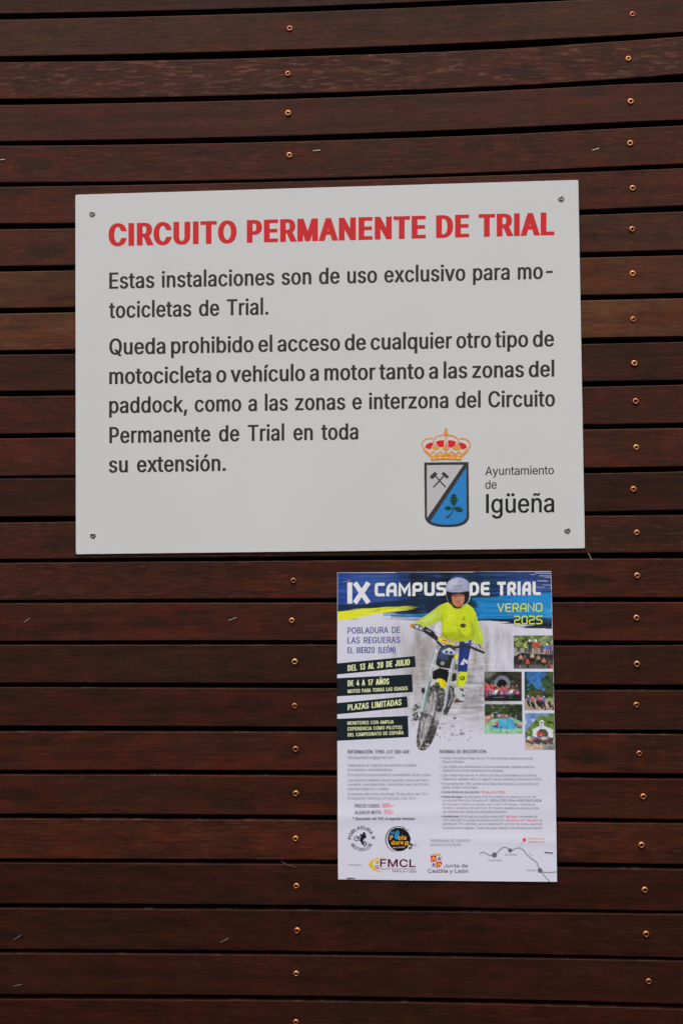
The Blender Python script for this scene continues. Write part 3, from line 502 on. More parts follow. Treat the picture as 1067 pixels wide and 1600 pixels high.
def fatten_signed(c, ox, oy):
    """Outer outlines run clockwise and holes counter-clockwise, so the left side is always outside the ink."""
    out = []; n = len(c)
    for i in range(n):
        p = np.array(c[i]); d1 = p - np.array(c[i - 1]); d2 = np.array(c[(i + 1) % n]) - p
        n1 = np.array((-d1[1], d1[0])) / (np.hypot(*d1) + 1e-12); n2 = np.array((-d2[1], d2[0])) / (np.hypot(*d2) + 1e-12)
        out.append((p, (n1 + n2) / max(1 + n1 @ n2, .5) * np.array((ox, oy))))
    return out

def text_line(art, s, p0, p1, cap, color, stem=.17, hbar=.14, space=.42, arc=None, lift=1e-5):
    """Lay a string from p0 to p1 (baseline, photo px); arc=(cx, cy, r, a0, a1, inward) bends it round a circle."""
    p0 = np.array(p0, float); p1 = np.array(p1, float)
    if arc: cx, cy, rr, a0, a1, inner = arc; W = abs(a1 - a0) * rr
    else: W = float(np.hypot(*(p1 - p0))); ex = (p1 - p0) / W; ey = np.array((ex[1], -ex[0])) if abs(ex[1]) > .3 else np.array((0.0, -1.0))
    sx, ox, lsb = layout(s, W, cap, stem, hbar, space); cond = sx * 509 / cap
    x = -lsb * sx + ox
    for ch in s:
        if ch == ' ': x += space * cap; continue
        cq, parts = glyph_shape(ch, cond, stem, hbar); k = cond / cq
        def place(c):
            q = []
            for lx, ly in c:
                lx = lx * cap * k + x; ly *= cap
                if arc:
                    a = a0 + (a1 - a0) * (lx / W); rad = rr + (-ly if inner else ly)
                    q.append((cx + rad * math.cos(a), cy + rad * math.sin(a)))
                else: q.append(tuple(p0 + ex * lx + ey * ly))
            return q
        for o_, hs_ in parts: art.poly(place(o_), color, [place(h) for h in hs_], lift=lift)
        x += GLYPH[ch][0] * sx + 2 * ox * .8

# square techno capitals drawn as strokes (poster headline)
SQ = {'C': (.8, [[(1, 1), (0, 1), (0, 0), (1, 0)]]), 'A': (.86, [[(0, 0), (0, .62), (.34, 1), (1, 1), (1, 0)], [(0, .36), (1, .36)]]),
      'M': (1.1, [[(0, 0), (0, 1), (.5, .3), (1, 1), (1, 0)]]), 'P': (.84, [[(0, 0), (0, 1), (1, 1), (1, .4), (0, .4)]]),
      'U': (.86, [[(0, 1), (0, 0), (1, 0), (1, 1)]]), 'S': (.8, [[(1, 1), (0, 1), (0, .52), (1, .52), (1, 0), (0, 0)]]),
      'D': (.86, [[(0, 0), (0, 1), (.72, 1), (1, .74), (1, .26), (.72, 0), (0, 0)]]), 'E': (.76, [[(1, 1), (0, 1), (0, 0), (1, 0)], [(0, .5), (.9, .5)]]),
      'T': (.8, [[(0, 1), (1, 1)], [(.5, 1), (.5, 0)]]), 'R': (.84, [[(0, 0), (0, 1), (1, 1), (1, .42), (0, .42)], [(.5, .42), (1, 0)]]),
      'I': (0, [[(0, 0), (0, 1)]]), 'L': (.76, [[(0, 1), (0, 0), (1, 0)]]), 'X': (.9, [[(0, 0), (1, 1)], [(0, 1), (1, 0)]]),
      'V': (.9, [[(0, 1), (.5, 0), (1, 1)]]), 'N': (.9, [[(0, 0), (0, 1), (1, 0), (1, 1)]]), 'O': (.88, [[(.5, 0), (0, 0), (0, 1), (1, 1), (1, 0), (.5, 0)]]),
      '2': (.84, [[(0, 1), (1, 1), (1, .52), (0, .52), (0, 0), (1, 0)]]), '0': (.84, [[(.5, 0), (0, 0), (0, 1), (1, 1), (1, 0), (.5, 0)]]),
      '5': (.84, [[(1, 1), (0, 1), (0, .52), (1, .52), (1, 0), (0, 0)]])}

def square_line(art, s, p0, p1, cap, w, color, gap=.2, round_=.16):
    p0 = np.array(p0, float); p1 = np.array(p1, float); W = np.hypot(*(p1 - p0)); ex = (p1 - p0) / W; ey = np.array((0., -1.))
    fixed = sum(w for c in s) + gap * cap * (len(s) - 1); flex = sum(SQ[c][0] for c in s) * cap
    k = (W - fixed) / max(flex, 1e-6); x = 0.0
    for ch in s:
        cw = SQ[ch][0] * cap * k
        for pl in SQ[ch][1]:
            q = [np.array((x + w / 2 + a * cw, w / 2 + b * (cap - w))) for a, b in pl]
            diag = ch in 'XVN' or ch == 'M'
            if len(q) > 2 and not diag:
                rq = [q[0]]
                for i in range(1, len(q) - 1):
                    d1 = q[i - 1] - q[i]; d2 = q[i + 1] - q[i]; r = min(round_ * cap, np.hypot(*d1) * .45, np.hypot(*d2) * .45)
                    a, b = q[i] + d1 / np.hypot(*d1) * r, q[i] + d2 / np.hypot(*d2) * r
                    rq += [a, a * .25 + q[i] * .5 + b * .25, b]
                rq.append(q[-1]); q = rq
            # square ends
            closed = np.allclose(q[0], q[-1])
            if not closed:
                for e, f in ((0, 1), (-1, -2)):
                    d = q[e] - q[f]; q[e] = q[e] + d / np.hypot(*d) * w / 2
            P = [tuple(p0 + ex * a[0] + ey * a[1]) for a in q]
            art.stroke(P[:-1] if closed else P, w, color, closed)
        x += cw + w + gap * cap

# ================================================================== THE WALL
# gaps between the boards: (x, top, bottom) of each dark gap, measured on the photograph
GAPS = [
 [(0, -41, -33), (480, -52, -45), (1067, -84, -77)],
 [(0, 22, 30.5), (480, 10.9, 18.5), (790, -3, 5.4), (1067, -16, -8)],
 [(0, 88.3, 96.8), (480, 77.3, 87.7), (790, 64.9, 76), (1067, 50.5, 57)],
 [(0, 154.8, 163.8), (480, 145.7, 153.4), (790, 134.6, 141), (967, 124, 131.5), (1067, 115.5, 128)],
 [(0, 221, 227.5), (480, 211.5, 220), (790, 200, 209.6), (967, 191.5, 200.5), (1067, 187.5, 196)],
 [(0, 285, 292), (480, 278.6, 282.8), (790, 268, 273), (967, 260, 266.8), (1067, 256, 262.5)],
 [(0, 349.5, 358), (480, 343, 350), (905, 328.4, 335.9), (1067, 321, 330)],
 [(0, 416, 424.5), (480, 408, 415), (905, 394.8, 402.8), (1067, 390.5, 399)],
 [(0, 481.8, 490), (480, 473, 481), (905, 461.3, 469.4), (1067, 458.5, 466)],
 [(0, 547.8, 554), (480, 540, 548), (905, 528.4, 537.4), (1067, 525.8, 533.8)],
 [(0, 611.5, 619.5), (480, 605, 612), (905, 596.3, 604.7), (1067, 593.8, 600.8)],
 [(0, 678, 685), (480, 672, 679), (905, 663.8, 671), (1067, 661, 668.8)],
 [(0, 744, 747.5), (480, 738, 744), (905, 731.6, 740), (1067, 729, 736.5)],
 [(0, 807.5, 816.5), (480, 804, 811), (905, 800, 806), (1067, 797, 804.5)],
 [(0, 874, 879.5), (480, 869.5, 876), (880, 865, 873), (1067, 863, 872.5)],
 [(0, 938, 942.5), (480, 935.3, 941.7), (880, 933.5, 941), (1067, 934, 940.8)],
 [(0, 1002, 1007.5), (480, 1000.8, 1007.3), (880, 1001, 1008.8), (1067, 1002, 1008)],
 [(0, 1067, 1073.5), (480, 1068, 1075.4), (880, 1070, 1078.5), (1067, 1070.5, 1078.5)],
 [(0, 1134, 1143), (480, 1136, 1143.6), (880, 1140.8, 1146), (1067, 1141, 1147.5)],
 [(0, 1204, 1210), (480, 1204, 1212), (880, 1207.5, 1216), (1067, 1209.5, 1217)],
 [(0, 1272, 1279), (480, 1274, 1281.8), (967, 1279.5, 1286), (1067, 1281, 1287)],
 [(0, 1342, 1348), (480, 1344, 1350.6), (1067, 1351, 1358.5)],
 [(0, 1412, 1419), (480, 1414.8, 1422), (790, 1419.9, 1425.3), (1067, 1424, 1428.5)],
 [(0, 1483.5, 1489.5), (480, 1487, 1492.7), (790, 1490.7, 1497), (1067, 1497, 1502)],
 [(0, 1554, 1561), (480, 1556.6, 1564), (790, 1562, 1569), (1067, 1569.5, 1577)],
 [(0, 1624, 1631), (480, 1628, 1635), (1067, 1642, 1649)],
]
SCREWS = [(452.9, 45, 1), (450, 115.7, 2), (450.3, 177.2, 3), (452.3, 242.8, 4), (458.5, 907.5, 14), (456.1, 969.7, 15), (460.6, 1034.1, 16),
          (460.6, 1103.2, 17), (462, 1170.7, 18), (462.4, 1240, 19), (462, 1310.5, 20), (463.2, 1384.4, 21), (464.6, 1454, 22), (463, 1521.2, 23),
          (462.5, 1597, 24),
          (987.3, 22.8, 1), (981, 92, 2), (984.5, 159, 3), (983.7, 224.3, 4), (987.5, 294.5, 5), (986.8, 358.5, 6), (987.6, 428, 7), (988.6, 499.5, 8),
          (990.2, 568, 9), (992.3, 627.3, 10), (993.2, 699.3, 11), (988.9, 764.5, 12), (994, 832.5, 13), (994.7, 899.5, 14), (993.6, 965.5, 15),
          (994.4, 1037.8, 16), (993.4, 1101.5, 17), (998, 1177.5, 18), (1004.2, 1244.8, 19), (1001.5, 1320.5, 20), (1006.5, 1390.5, 21),
          (1008.7, 1459.5, 22), (1012.7, 1533.5, 23)]
# per board: tone (fading light also painted into the lowest boards), redness, fleck
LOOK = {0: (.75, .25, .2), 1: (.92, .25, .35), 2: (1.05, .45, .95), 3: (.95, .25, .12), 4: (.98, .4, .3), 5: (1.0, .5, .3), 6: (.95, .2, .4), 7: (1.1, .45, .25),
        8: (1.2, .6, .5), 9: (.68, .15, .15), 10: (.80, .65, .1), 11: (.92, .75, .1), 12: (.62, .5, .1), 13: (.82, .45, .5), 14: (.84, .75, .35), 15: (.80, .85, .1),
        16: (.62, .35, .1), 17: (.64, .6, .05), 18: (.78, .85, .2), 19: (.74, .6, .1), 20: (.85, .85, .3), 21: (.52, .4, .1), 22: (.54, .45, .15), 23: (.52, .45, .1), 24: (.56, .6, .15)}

def edge(gap, which, X):
    """Interpolated (and linearly extended) height of a gap's edge, as a quadratic-ish curve through the measured points."""
    xs = np.array([p[0] for p in gap], float); ys = np.array([p[which] for p in gap], float)
    c = np.polyfit(xs, ys, 2 if len(xs) > 2 else 1); X = np.asarray(X, float)
    res = ys - np.polyval(c, xs)
    Xc = np.clip(X, -60, 1130)
    base = np.polyval(c, Xc) + np.polyval(np.polyder(c), Xc) * (X - Xc)
    return base + np.interp(X, xs, res)

wall = empty('wooden_wall', at(533, 1650) + Vector((0, 0, 0)), 'dark reddish-brown wall of narrow horizontal hardwood boards with black gaps between them', 'wall')
XS = np.unique(np.r_[np.linspace(-520, 1590, 43), 0, 480, 1067])
rng = random.Random(7)
THICK = 0.021
boards = {}
for i in range(25):
    up, lo = GAPS[i], GAPS[i + 1]
    top = wall_points(np.c_[XS, edge(up, 2, XS)]); bot = wall_points(np.c_[XS, edge(lo, 1, XS)])
    off, tilt, sweep = rng.uniform(-.0006, .0006), rng.uniform(-.0005, .0005), rng.uniform(0, 6.28)
    V = []; bv = .0013
    for t, b_, x in zip(top, bot, XS):
        f = off + .0005 * math.sin(x / 310 + sweep)
        # cross-section, running from the back of the top edge over the face to the back of the bottom edge
        V += [(t[0], THICK, t[2]), (t[0], bv + f, t[2]), (t[0], .3 * bv + f - tilt, t[2] - .3 * bv), (t[0], f - tilt, t[2] - bv),
              (b_[0], f + tilt, b_[2] + bv), (b_[0], .3 * bv + f + tilt, b_[2] + .3 * bv), (b_[0], bv + f, b_[2]), (b_[0], THICK, b_[2])]
    n = len(XS); faces = []
    for k in range(n - 1):
        for j in range(8):
            a, c = k * 8 + j, k * 8 + (j + 1) % 8
            faces.append([a, c, c + 8, a + 8])
    faces += [list(range(8))[::-1], [(n - 1) * 8 + j for j in range(8)]]
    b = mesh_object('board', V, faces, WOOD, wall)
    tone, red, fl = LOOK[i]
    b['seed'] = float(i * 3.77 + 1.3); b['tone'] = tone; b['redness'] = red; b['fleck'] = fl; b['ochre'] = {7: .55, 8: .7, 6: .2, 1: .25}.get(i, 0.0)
    boards[i] = b
a0, a1 = at(-520, -90), at(1590, 1680)
V = [(x, y, z) for x in (a0.x, a1.x) for y in (.045, .050) for z in (a0.z, a1.z)]
mesh_object('backing_membrane', V, [(0, 1, 3, 2), (4, 6, 7, 5), (0, 4, 5, 1), (2, 3, 7, 6), (0, 2, 6, 4), (1, 5, 7, 3)], FELT, wall)

def lathe(profile, n=24):
    V, Fc = [], []
    for r, h in profile:
        for k in range(n):
            a = 2 * math.pi * k / n; V.append((r * math.cos(a), -h, r * math.sin(a)))
    for i in range(len(profile) - 1):
        for k in range(n):
            Fc.append((i * n + k, i * n + (k + 1) % n, (i + 1) * n + (k + 1) % n, (i + 1) * n + k))
    Fc.append(tuple(range(n))[::-1] if profile[0][1] < profile[-1][1] else tuple(range(n)))
    Fc.append(tuple((len(profile) - 1) * n + k for k in range(n)))
    return V, Fc

def screw_mesh(name, mat, R, h, hole):
    prof = [(R * .98, -.0004), (R, h * .25), (R * .93, h * .55), (R * .78, h * .85), (R * .60, h), (hole * 1.12, h * .97), (hole, h * .80), (hole * .93, -.0002)]
    V, Fc = lathe(prof)
    me = bpy.data.meshes.new(name); me.from_pydata(V, [], Fc); me.materials.append(mat); me.materials.append(HOLE)
    n = 24
    for p in me.polygons: p.use_smooth = len(p.vertices) == 4
    for k in range(n):
        me.polygons[6 * n + k].material_index = 1
    me.polygons[len(me.polygons) - 1].material_index = 1
    me.update(); return me

SM = [screw_mesh('screw_head', c, .0047, .0021, .0019) for c in COPPERS]
for (x, y, i) in SCREWS:
    o = link('screw', SM[rng.randrange(6)], at(x, y) + Vector((0, -.0004, 0)), boards[i])
    s_ = rng.uniform(.93, 1.05); o.scale = (s_, s_, s_)
    o.rotation_euler = (R_(rng.uniform(-7, 7)), rng.uniform(0, 6), R_(rng.uniform(-7, 7)))

# ================================================================== THE SIGN
SD = 0.0036
sign_c = [(118.1, 304.2), (903.1, 281.0), (913.4, 856.8), (118.9, 866.2)]
sign = empty('notice_sign', at(516, 861), 'large white rectangular notice panel with red heading, black text and a town crest', 'sign')
def panel(corners, depth, r_px):
    P = []
    for k, c in enumerate(corners):
        c = np.array(c); a = np.array(corners[k - 1]); b = np.array(corners[(k + 1) % 4])
        da, db = (a - c) / np.hypot(*(a - c)), (b - c) / np.hypot(*(b - c))
        for t in np.linspace(0, 1, 5):
            p = c + da * r_px * (1 - t) ** 2 + db * r_px * t ** 2
            P.append(tuple(p))
    return P
pc = panel(sign_c, SD, 3.0); n = len(pc)
ctr = np.mean(pc, 0)
shr = [tuple(np.array(p) + (ctr - np.array(p)) / np.hypot(*(ctr - np.array(p))) * .6) for p in pc]
W0 = wall_points(shr, SD); W1 = wall_points(pc, SD); W1[:, 1] += .0005; W2 = W1.copy(); W2[:, 1] = -.0004
V = np.vstack([W0, W1, W2]); faces = [tuple(range(n))[::-1], tuple(range(2 * n, 3 * n))]
for j in range(2):
    for k in range(n):
        faces.append((j * n + k, j * n + (k + 1) % n, (j + 1) * n + (k + 1) % n, (j + 1) * n + k))
mesh_object('panel', V, faces, SIGN_WHITE, sign)
def sign_surf(P, lift):
    Wp = wall_points(P, SD); Wp[:, 1] -= 1e-4 + lift; return Wp

RED, CHAR = (190, 34, 38), (46, 44, 42)
A = Art(sign_surf)
text_line(A, 'CIRCUITO PERMANENTE DE TRIAL', (170.1, 385.0), (865.4, 367.4), 35.6, RED, .245, .172, .36)
A.build('heading_lettering', SIGN_INK, sign)
A = Art(sign_surf)
T = dict(cap=25.4, color=CHAR, stem=.172, hbar=.138)
text_line(A, 'Estas instalaciones son de uso exclusivo para mo-', (171.2, 451.4), (863, 435.6), space=.37, **T)
text_line(A, 'tocicletas de Trial.', (170.6, 497.2), (419.7, 491.6), space=.40, **T)
A.build('notice_lettering', SIGN_INK, sign); A = Art(sign_surf)
text_line(A, 'Queda prohibido el acceso de cualquier otro tipo de', (171.2, 554.5), (865, 541.4), space=.22, **T)
text_line(A, 'motocicleta o vehículo a motor tanto a las zonas del', (171.2, 600.4), (865.4, 588.6), space=.22, **T)
text_line(A, 'paddock, como a las zonas e interzona del Circuito', (171.0, 645.8), (866.5, 635.0), space=.36, **T)
text_line(A, 'Permanente de Trial en toda', (171.3, 692.6), (559.8, 686.6), space=.46, **T)
text_line(A, 'su extensión.', (170.6, 738.7), (353.1, 735.8), space=.46, **T)
A.build('notice_lettering', SIGN_INK, sign)
A = Art(sign_surf); BLK = (26, 28, 28)
text_line(A, 'Ayuntamiento', (757.7, 742.6), (864.7, 741.0), 13.4, BLK, .135, .12, .4)
text_line(A, 'de', (757.7, 763.9), (775.5, 763.5), 13.4, BLK, .135, .12, .4)
text_line(A, 'Igüeña', (758.9, 802.0), (865.4, 800.4), 30.0, BLK, .150, .13, .4)
A.build('town_name_lettering', SIGN_INK, sign)

# crest: measured in a 4.104x enlargement whose corner is (640, 650)
def zoomed(ox, oy, s): return lambda *P: [(ox + x / s, oy + y / s) for x, y in P]
Z = zoomed(640, 650, 4.104)
crest = empty('town_crest', at(698, 824, SD), parent=sign)
A = Art(sign_surf)
def shield(inset):
    i = inset; L = [(92 + i, 298 + i), (376 - i, 295 + i), (380 - i, 632)]
    c = [(380 - i, 632), (378 - i, 660), (355 - .6 * i, 690 - .7 * i), (310, 708 - i), (240, 713 - i), (172, 708 - i), (122 + .6 * i, 690 - .7 * i), (99 + i, 660), (96 + i, 632)]
    return Z(*(L[:2] + smooth_line(c, 5)))
A.poly(shield(0), (52, 50, 52))
A.build('shield_border', SIGN_INK, crest)
def lifted(d):
    return lambda P, lift: sign_surf(P, lift + d)
A = Art(lifted(8e-5))
A.poly(Z((109, 315), (344, 313), (112, 652), (110, 640)), (178, 174, 176))
A.build('silver_field', SIGN_INK, crest)
A = Art(lifted(8e-5))
A.poly(Z((362, 330), (364, 632), (361, 655), (342, 677), (305, 692), (240, 697), (178, 692), (137, 680), (134, 672)), (42, 120, 184))
A.build('blue_field', SIGN_INK, crest)
A = Art(lifted(1.6e-4)); DK = (58, 55, 56)
A.poly(Z((130, 385), (160, 357), (178, 372), (150, 403), (132, 402)), DK); A.stroke(Z((163, 383), (230, 458)), 9 / 4.1, DK)
A.poly(Z((218, 357), (250, 388), (242, 402), (232, 398), (202, 371)), DK); A.stroke(Z((219, 383), (151, 458)), 9 / 4.1, DK)
A.build('crossed_hammers', SIGN_INK, crest)
A = Art(lifted(1.6e-4)); GR = (18, 62, 50)
def leaf(cx, cy, l, w, ang):
    P = []
    for k in range(9):
        t = k / 8; u = (t - .5) * l; r = w / 2 * math.sin(math.pi * min(max(t, .05), .97)) ** .6 * (1.0 if k % 2 else .55)
        P.append((u, r))
    P = P + [(u, -r) for u, r in P[::-1]]
    ca, sa = math.cos(ang), math.sin(ang)
    return Z(*[(cx + x * ca - y * sa, cy + x * sa + y * ca) for x, y in P])
A.poly(leaf(282, 536, 74, 60, R_(-90)), GR); A.poly(leaf(246, 592, 46, 38, R_(180)), GR); A.poly(leaf(312, 599, 58, 44, R_(20)), GR)
A.stroke(Z((281, 565), (276, 605), (258, 635), (233, 654)), (1.6, 1.6, 3.0), GR, curve=4)
A.build('holly_sprig', SIGN_INK, crest)
# crown
A = Art(sign_surf); OR, RD = (226, 140, 52), (206, 26, 34)
for s in (1, -1):
    M = lambda *P: Z(*[(232 + s * (x - 232), y) for x, y in P])
    A.poly(M((98, 205), (104, 184), (125, 172), (149, 170), (147, 190), (128, 214)), RD)
    A.poly(M((166, 166), (192, 156), (219, 155), (219, 195), (197, 202), (178, 190)), RD)
    A.stroke(M((100, 222), (80, 195), (82, 168), (106, 148), (148, 143)), 8 / 4.1, OR, curve=5)
    A.stroke(M((178, 206), (157, 182), (154, 158), (170, 134), (205, 124), (228, 124)), 8 / 4.1, OR, curve=5)
    A.stroke(M((128, 214), (151, 196), (160, 180)), 4 / 4.1, OR)
    # strawberry-leaf ornaments
    for cx, cy in ((166, 203),):
        for dx, dy, r in ((0, -13, 9), (-14, 2, 9), (14, 2, 9), (0, 8, 9)):
            q = M((cx + dx, cy + dy))[0]; A.ellipse(*q, r / 4.1, r / 4.1, OR, n=14)
    for dx, dy, r in ((102, 226, 10), (116, 236, 8)):
        q = M((dx, dy))[0]; A.ellipse(*q, r / 4.1, r / 4.1, OR, n=14)
    A.stroke(M((90, 214), (112, 240), (132, 246), (150, 228), (170, 246), (196, 228), (214, 246), (232, 232)), 9 / 4.1, OR, curve=3)
    A.stroke(M((104, 226), (120, 250), (140, 258), (175, 254), (232, 250)), 7 / 4.1, OR, curve=3)
for dx, dy, r in ((232, 190, 9), (219, 205, 9), (245, 205, 9), (232, 214, 9)):
    A.ellipse(*Z((dx, dy))[0], r / 4.1, r / 4.1, OR, n=14)
A.stroke(Z((232, 128), (232, 178)), 10 / 4.1, OR)
A.stroke(Z((232, 138), (232, 172)), 3 / 4.1, (225, 205, 180))
A.ellipse(*Z((232, 109))[0], 14 / 4.1, 15 / 4.1, OR, n=18)
A.stroke(Z((232, 96), (232, 76)), 5 / 4.1, OR); A.stroke(Z((221, 86), (243, 86)), 5 / 4.1, OR)
A.poly(Z((132, 262), (180, 257), (232, 255), (285, 257), (333, 261), (328, 284), (283, 279), (232, 277), (184, 279), (137, 284)), OR)
for x in (155, 193, 232, 271, 309): A.ellipse(*Z((x, 269 - (0 if x != 232 else 2)))[0], 9 / 4.1, 3.5 / 4.1, (228, 200, 165), n=12)
A.build('crown', SIGN_INK, crest)
# flat dark screws in the corners
RM = screw_mesh('sign_screw_head', RIVET, .0042, .0014, .0017)
for x, y in ((144.6, 334.2), (876.2, 310.2), (145.7, 836.8), (885.8, 828.8)):
    o = link('screw', RM, at(x, y, SD) + Vector((0, -SD * 0 - .0002, 0)), sign); o.rotation_euler = (R_(rng.uniform(-5, 5)), rng.uniform(0, 6), R_(rng.uniform(-5, 5)))

# ================================================================== THE POSTER
def paper_depth(P):
    P = np.asarray(P, float).reshape(-1, 2); u = (P[:, 0] - 527) / 338; v = (P[:, 1] - 893) / 483
    d = .0022 + .0008 * np.sin(5.2 * u + 3.1 * v + .6) + .00065 * np.sin(9 * v - 2.2 * u)
    d += .0013 * np.exp(-((u - 1.02) / .10) ** 2) * np.exp(-((v - .58) / .22) ** 2)          # right edge lifts
    d += .0009 * np.exp(-((v - .795 + .03 * u) / .020) ** 2) * (1 - .6 * u)                     # soft cross fold
    d += .0007 * np.exp(-((v - .855 - .02 * u) / .012) ** 2) * u
    d += .0006 * np.exp(-((u - .33) / .03) ** 2) * np.clip((v - .45) * 2, 0, 1)
    return d
def paper_surf(P, lift):
    Wp = wall_points(P, .0025); Wp[:, 1] = -(paper_depth(P) + 6e-5 + lift); return Wp
poster = empty('event_poster', at(699, 1376), 'colourful printed trial-riding camp poster stapled under the white notice panel', 'poster')
def right_edge(y): return float(np.interp(y, [892, 985, 1080, 1180, 1280, 1378], [860.7, 862.9, 864.7, 867.0, 868.4, 869.7]))
def left_edge(y): return float(np.interp(y, [894, 1130, 1374], [527.1, 526.8, 528.1]))
def top_edge(u): return 894.6 + (892.4 - 894.6) * u
def bottom_edge(u): return 1374.2 + (1377.8 - 1374.2) * u
NU, NV = 61, 85
PX = []
for j in range(NV):
    for i in range(NU):
        u, v = i / (NU - 1), j / (NV - 1); y = top_edge(u) * (1 - v) + bottom_edge(u) * v
        PX.append((left_edge(y) * (1 - u) + right_edge(y) * u, y))
PX = np.array(PX); Fv = wall_points(PX, .0025); Fv[:, 1] = -paper_depth(PX); Bv = Fv.copy(); Bv[:, 1] += .00018
n = NU * NV; faces = []
for j in range(NV - 1):
    for i in range(NU - 1):
        a = j * NU + i; faces.append((a, a + NU, a + NU + 1, a + 1)); faces.append((n + a, n + a + 1, n + a + NU + 1, n + a + NU))
rim_ = [i for i in range(NU)] + [j * NU + NU - 1 for j in range(1, NV)] + [(NV - 1) * NU + i for i in range(NU - 2, -1, -1)] + [j * NU for j in range(NV - 2, 0, -1)]
m = len(rim_)
for k in range(m):
    a, b = 2 * n + k, 2 * n + (k + 1) % m; faces.append((a, b, b + m, a + m))
PAPER = (.835, .82, .95)
mesh_object('paper', np.vstack([Fv, Bv, Fv[rim_], Bv[rim_]]), faces, PAPER_INK, poster, np.tile(PAPER, (2 * n + 2 * m, 1)), smooth=True)

# ---- pictures printed on the sheet, painted by code point by point
class Canvas:
    def __init__(self, x0, y0, x1, y1, step, base=None, seed=1):
        self.w, self.h = int(round((x1 - x0) / step)) + 1, int(round((y1 - y0) / step)) + 1
        self.X, self.Y = np.meshgrid(np.linspace(x0, x1, self.w), np.linspace(y0, y1, self.h))
        self.C = np.ones((self.h, self.w, 3)) * (np.asarray(PAPER) if base is None else ink(base))
        self.A = np.zeros((self.h, self.w)); self.step = step; self.rs = np.random.RandomState(seed)
    def noise(self, sx, sy, octaves=3):
        """Smooth value noise with cells of sx by sy photo pixels."""
        out = np.zeros((self.h, self.w)); amp = 1.0; tot = 0
        for o in range(octaves):
            g = self.rs.rand(int((self.Y.max() - self.Y.min()) / sy) + 4, int((self.X.max() - self.X.min()) / sx) + 4)
            fx = (self.X - self.X.min()) / sx; fy = (self.Y - self.Y.min()) / sy
            ix, iy = fx.astype(int), fy.astype(int); tx, ty = fx - ix, fy - iy; tx = tx * tx * (3 - 2 * tx); ty = ty * ty * (3 - 2 * ty)
            out += amp * ((g[iy, ix] * (1 - tx) + g[iy, ix + 1] * tx) * (1 - ty) + (g[iy + 1, ix] * (1 - tx) + g[iy + 1, ix + 1] * tx) * ty)
            tot += amp; amp *= .55; sx /= 2; sy /= 2
        return out / tot
    def blend(self, m, color):
        c = ink(color) if np.ndim(color) == 1 else color
        m = np.clip(m, 0, 1); self.C = self.C * (1 - m[..., None]) + c * m[..., None]; self.A = np.maximum(self.A, m)
    def mask(self, P, soft=.5):
        P = np.asarray(P, float); X, Y = self.X, self.Y
        r = np.zeros(X.shape, bool); d = np.full(X.shape, 1e9)
        for i in range(len(P)):
            (x0, y0), (x1, y1) = P[i - 1], P[i]
            if y0 != y1:
                c = ((y0 > Y) != (y1 > Y)) & (X < (x1 - x0) * (Y - y0) / (y1 - y0) + x0); r ^= c
            L = (x1 - x0) ** 2 + (y1 - y0) ** 2 + 1e-9; t = np.clip(((X - x0) * (x1 - x0) + (Y - y0) * (y1 - y0)) / L, 0, 1)
            d = np.minimum(d, np.hypot(X - x0 - t * (x1 - x0), Y - y0 - t * (y1 - y0)))
        sd_ = np.where(r, d, -d); return np.clip(.5 + sd_ / (2 * soft), 0, 1)
    def poly(self, P, color, soft=.5, a=1.0): self.blend(self.mask(P, soft) * a, color)
    def blob(self, x, y, rx, ry, color, soft=.3, a=1.0, ang=0.0):
        dx, dy = self.X - x, self.Y - y; ca, sa = math.cos(ang), math.sin(ang)
        d = np.hypot((dx * ca + dy * sa) / rx, (-dx * sa + dy * ca) / ry); self.blend(np.clip((1 - d) / soft + .5, 0, 1) * a, color)
    def line(self, P, w, color, soft=.4, a=1.0):
        d = np.full(self.X.shape, 1e9)
        for (x0, y0), (x1, y1) in zip(P[:-1], P[1:]):
            L = (x1 - x0) ** 2 + (y1 - y0) ** 2 + 1e-9; t = np.clip(((self.X - x0) * (x1 - x0) + (self.Y - y0) * (y1 - y0)) / L, 0, 1)
            d = np.minimum(d, np.hypot(self.X - x0 - t * (x1 - x0), self.Y - y0 - t * (y1 - y0)))
        self.blend(np.clip(.5 + (w / 2 - d) / (2 * soft), 0, 1) * a, color)
    def build(self, name, lift, keep=None, grain=0.0):
        if grain: self.C = np.clip(self.C * (1 + grain * (self.noise(1.6, 1.6, 2) - .5) * 2 + grain * (self.noise(5, 5, 2) - .5) * 2)[..., None], .004, .95)
        if grain > .3: self.C = self.C * .86 + self.C.mean(-1, keepdims=True) * .14
        P = np.c_[self.X.ravel(), self.Y.ravel()]
        k = np.ones(self.X.size, bool) if keep is None else keep.ravel()
        return grid_object(name, paper_surf(P, lift), k, (self.h, self.w), PAPER_INK, poster, self.C)

# banner and the grey dust behind the rider
c = Canvas(526, 891, 870, 1180, .8, seed=3); X, Y = c.X, c.Y
Z1 = zoomed(515, 880, 2.884)
dust = c.noise(9, 34, 4); fine = c.noise(3, 9, 3)
cloud = np.exp(-((X - 705) / 78) ** 2) * np.clip((Y - 955) / 40, 0, 1) * np.clip((1150 - Y) / 60, 0, 1)
c.blend(np.clip(cloud * (.35 + 1.8 * (dust - .30)), 0, .9), (160, 155, 155))
c.blend(np.clip(cloud * 3.2 * (fine * .5 + dust * .5 - .49), 0, .8), (116, 108, 106))
c.blend(np.clip(np.exp(-((X - 725) / 50) ** 2 - ((Y - 1085) / 40) ** 2) * 3 * (c.noise(30, 2.5, 3) - .45), 0, .8), (120, 114, 112))
c.blend(np.clip(np.exp(-((X - 700) / 70) ** 2 - ((Y - 1075) / 60) ** 2) * 3 * (c.noise(26, 3, 3) - .52), 0, .8), (222, 220, 226))
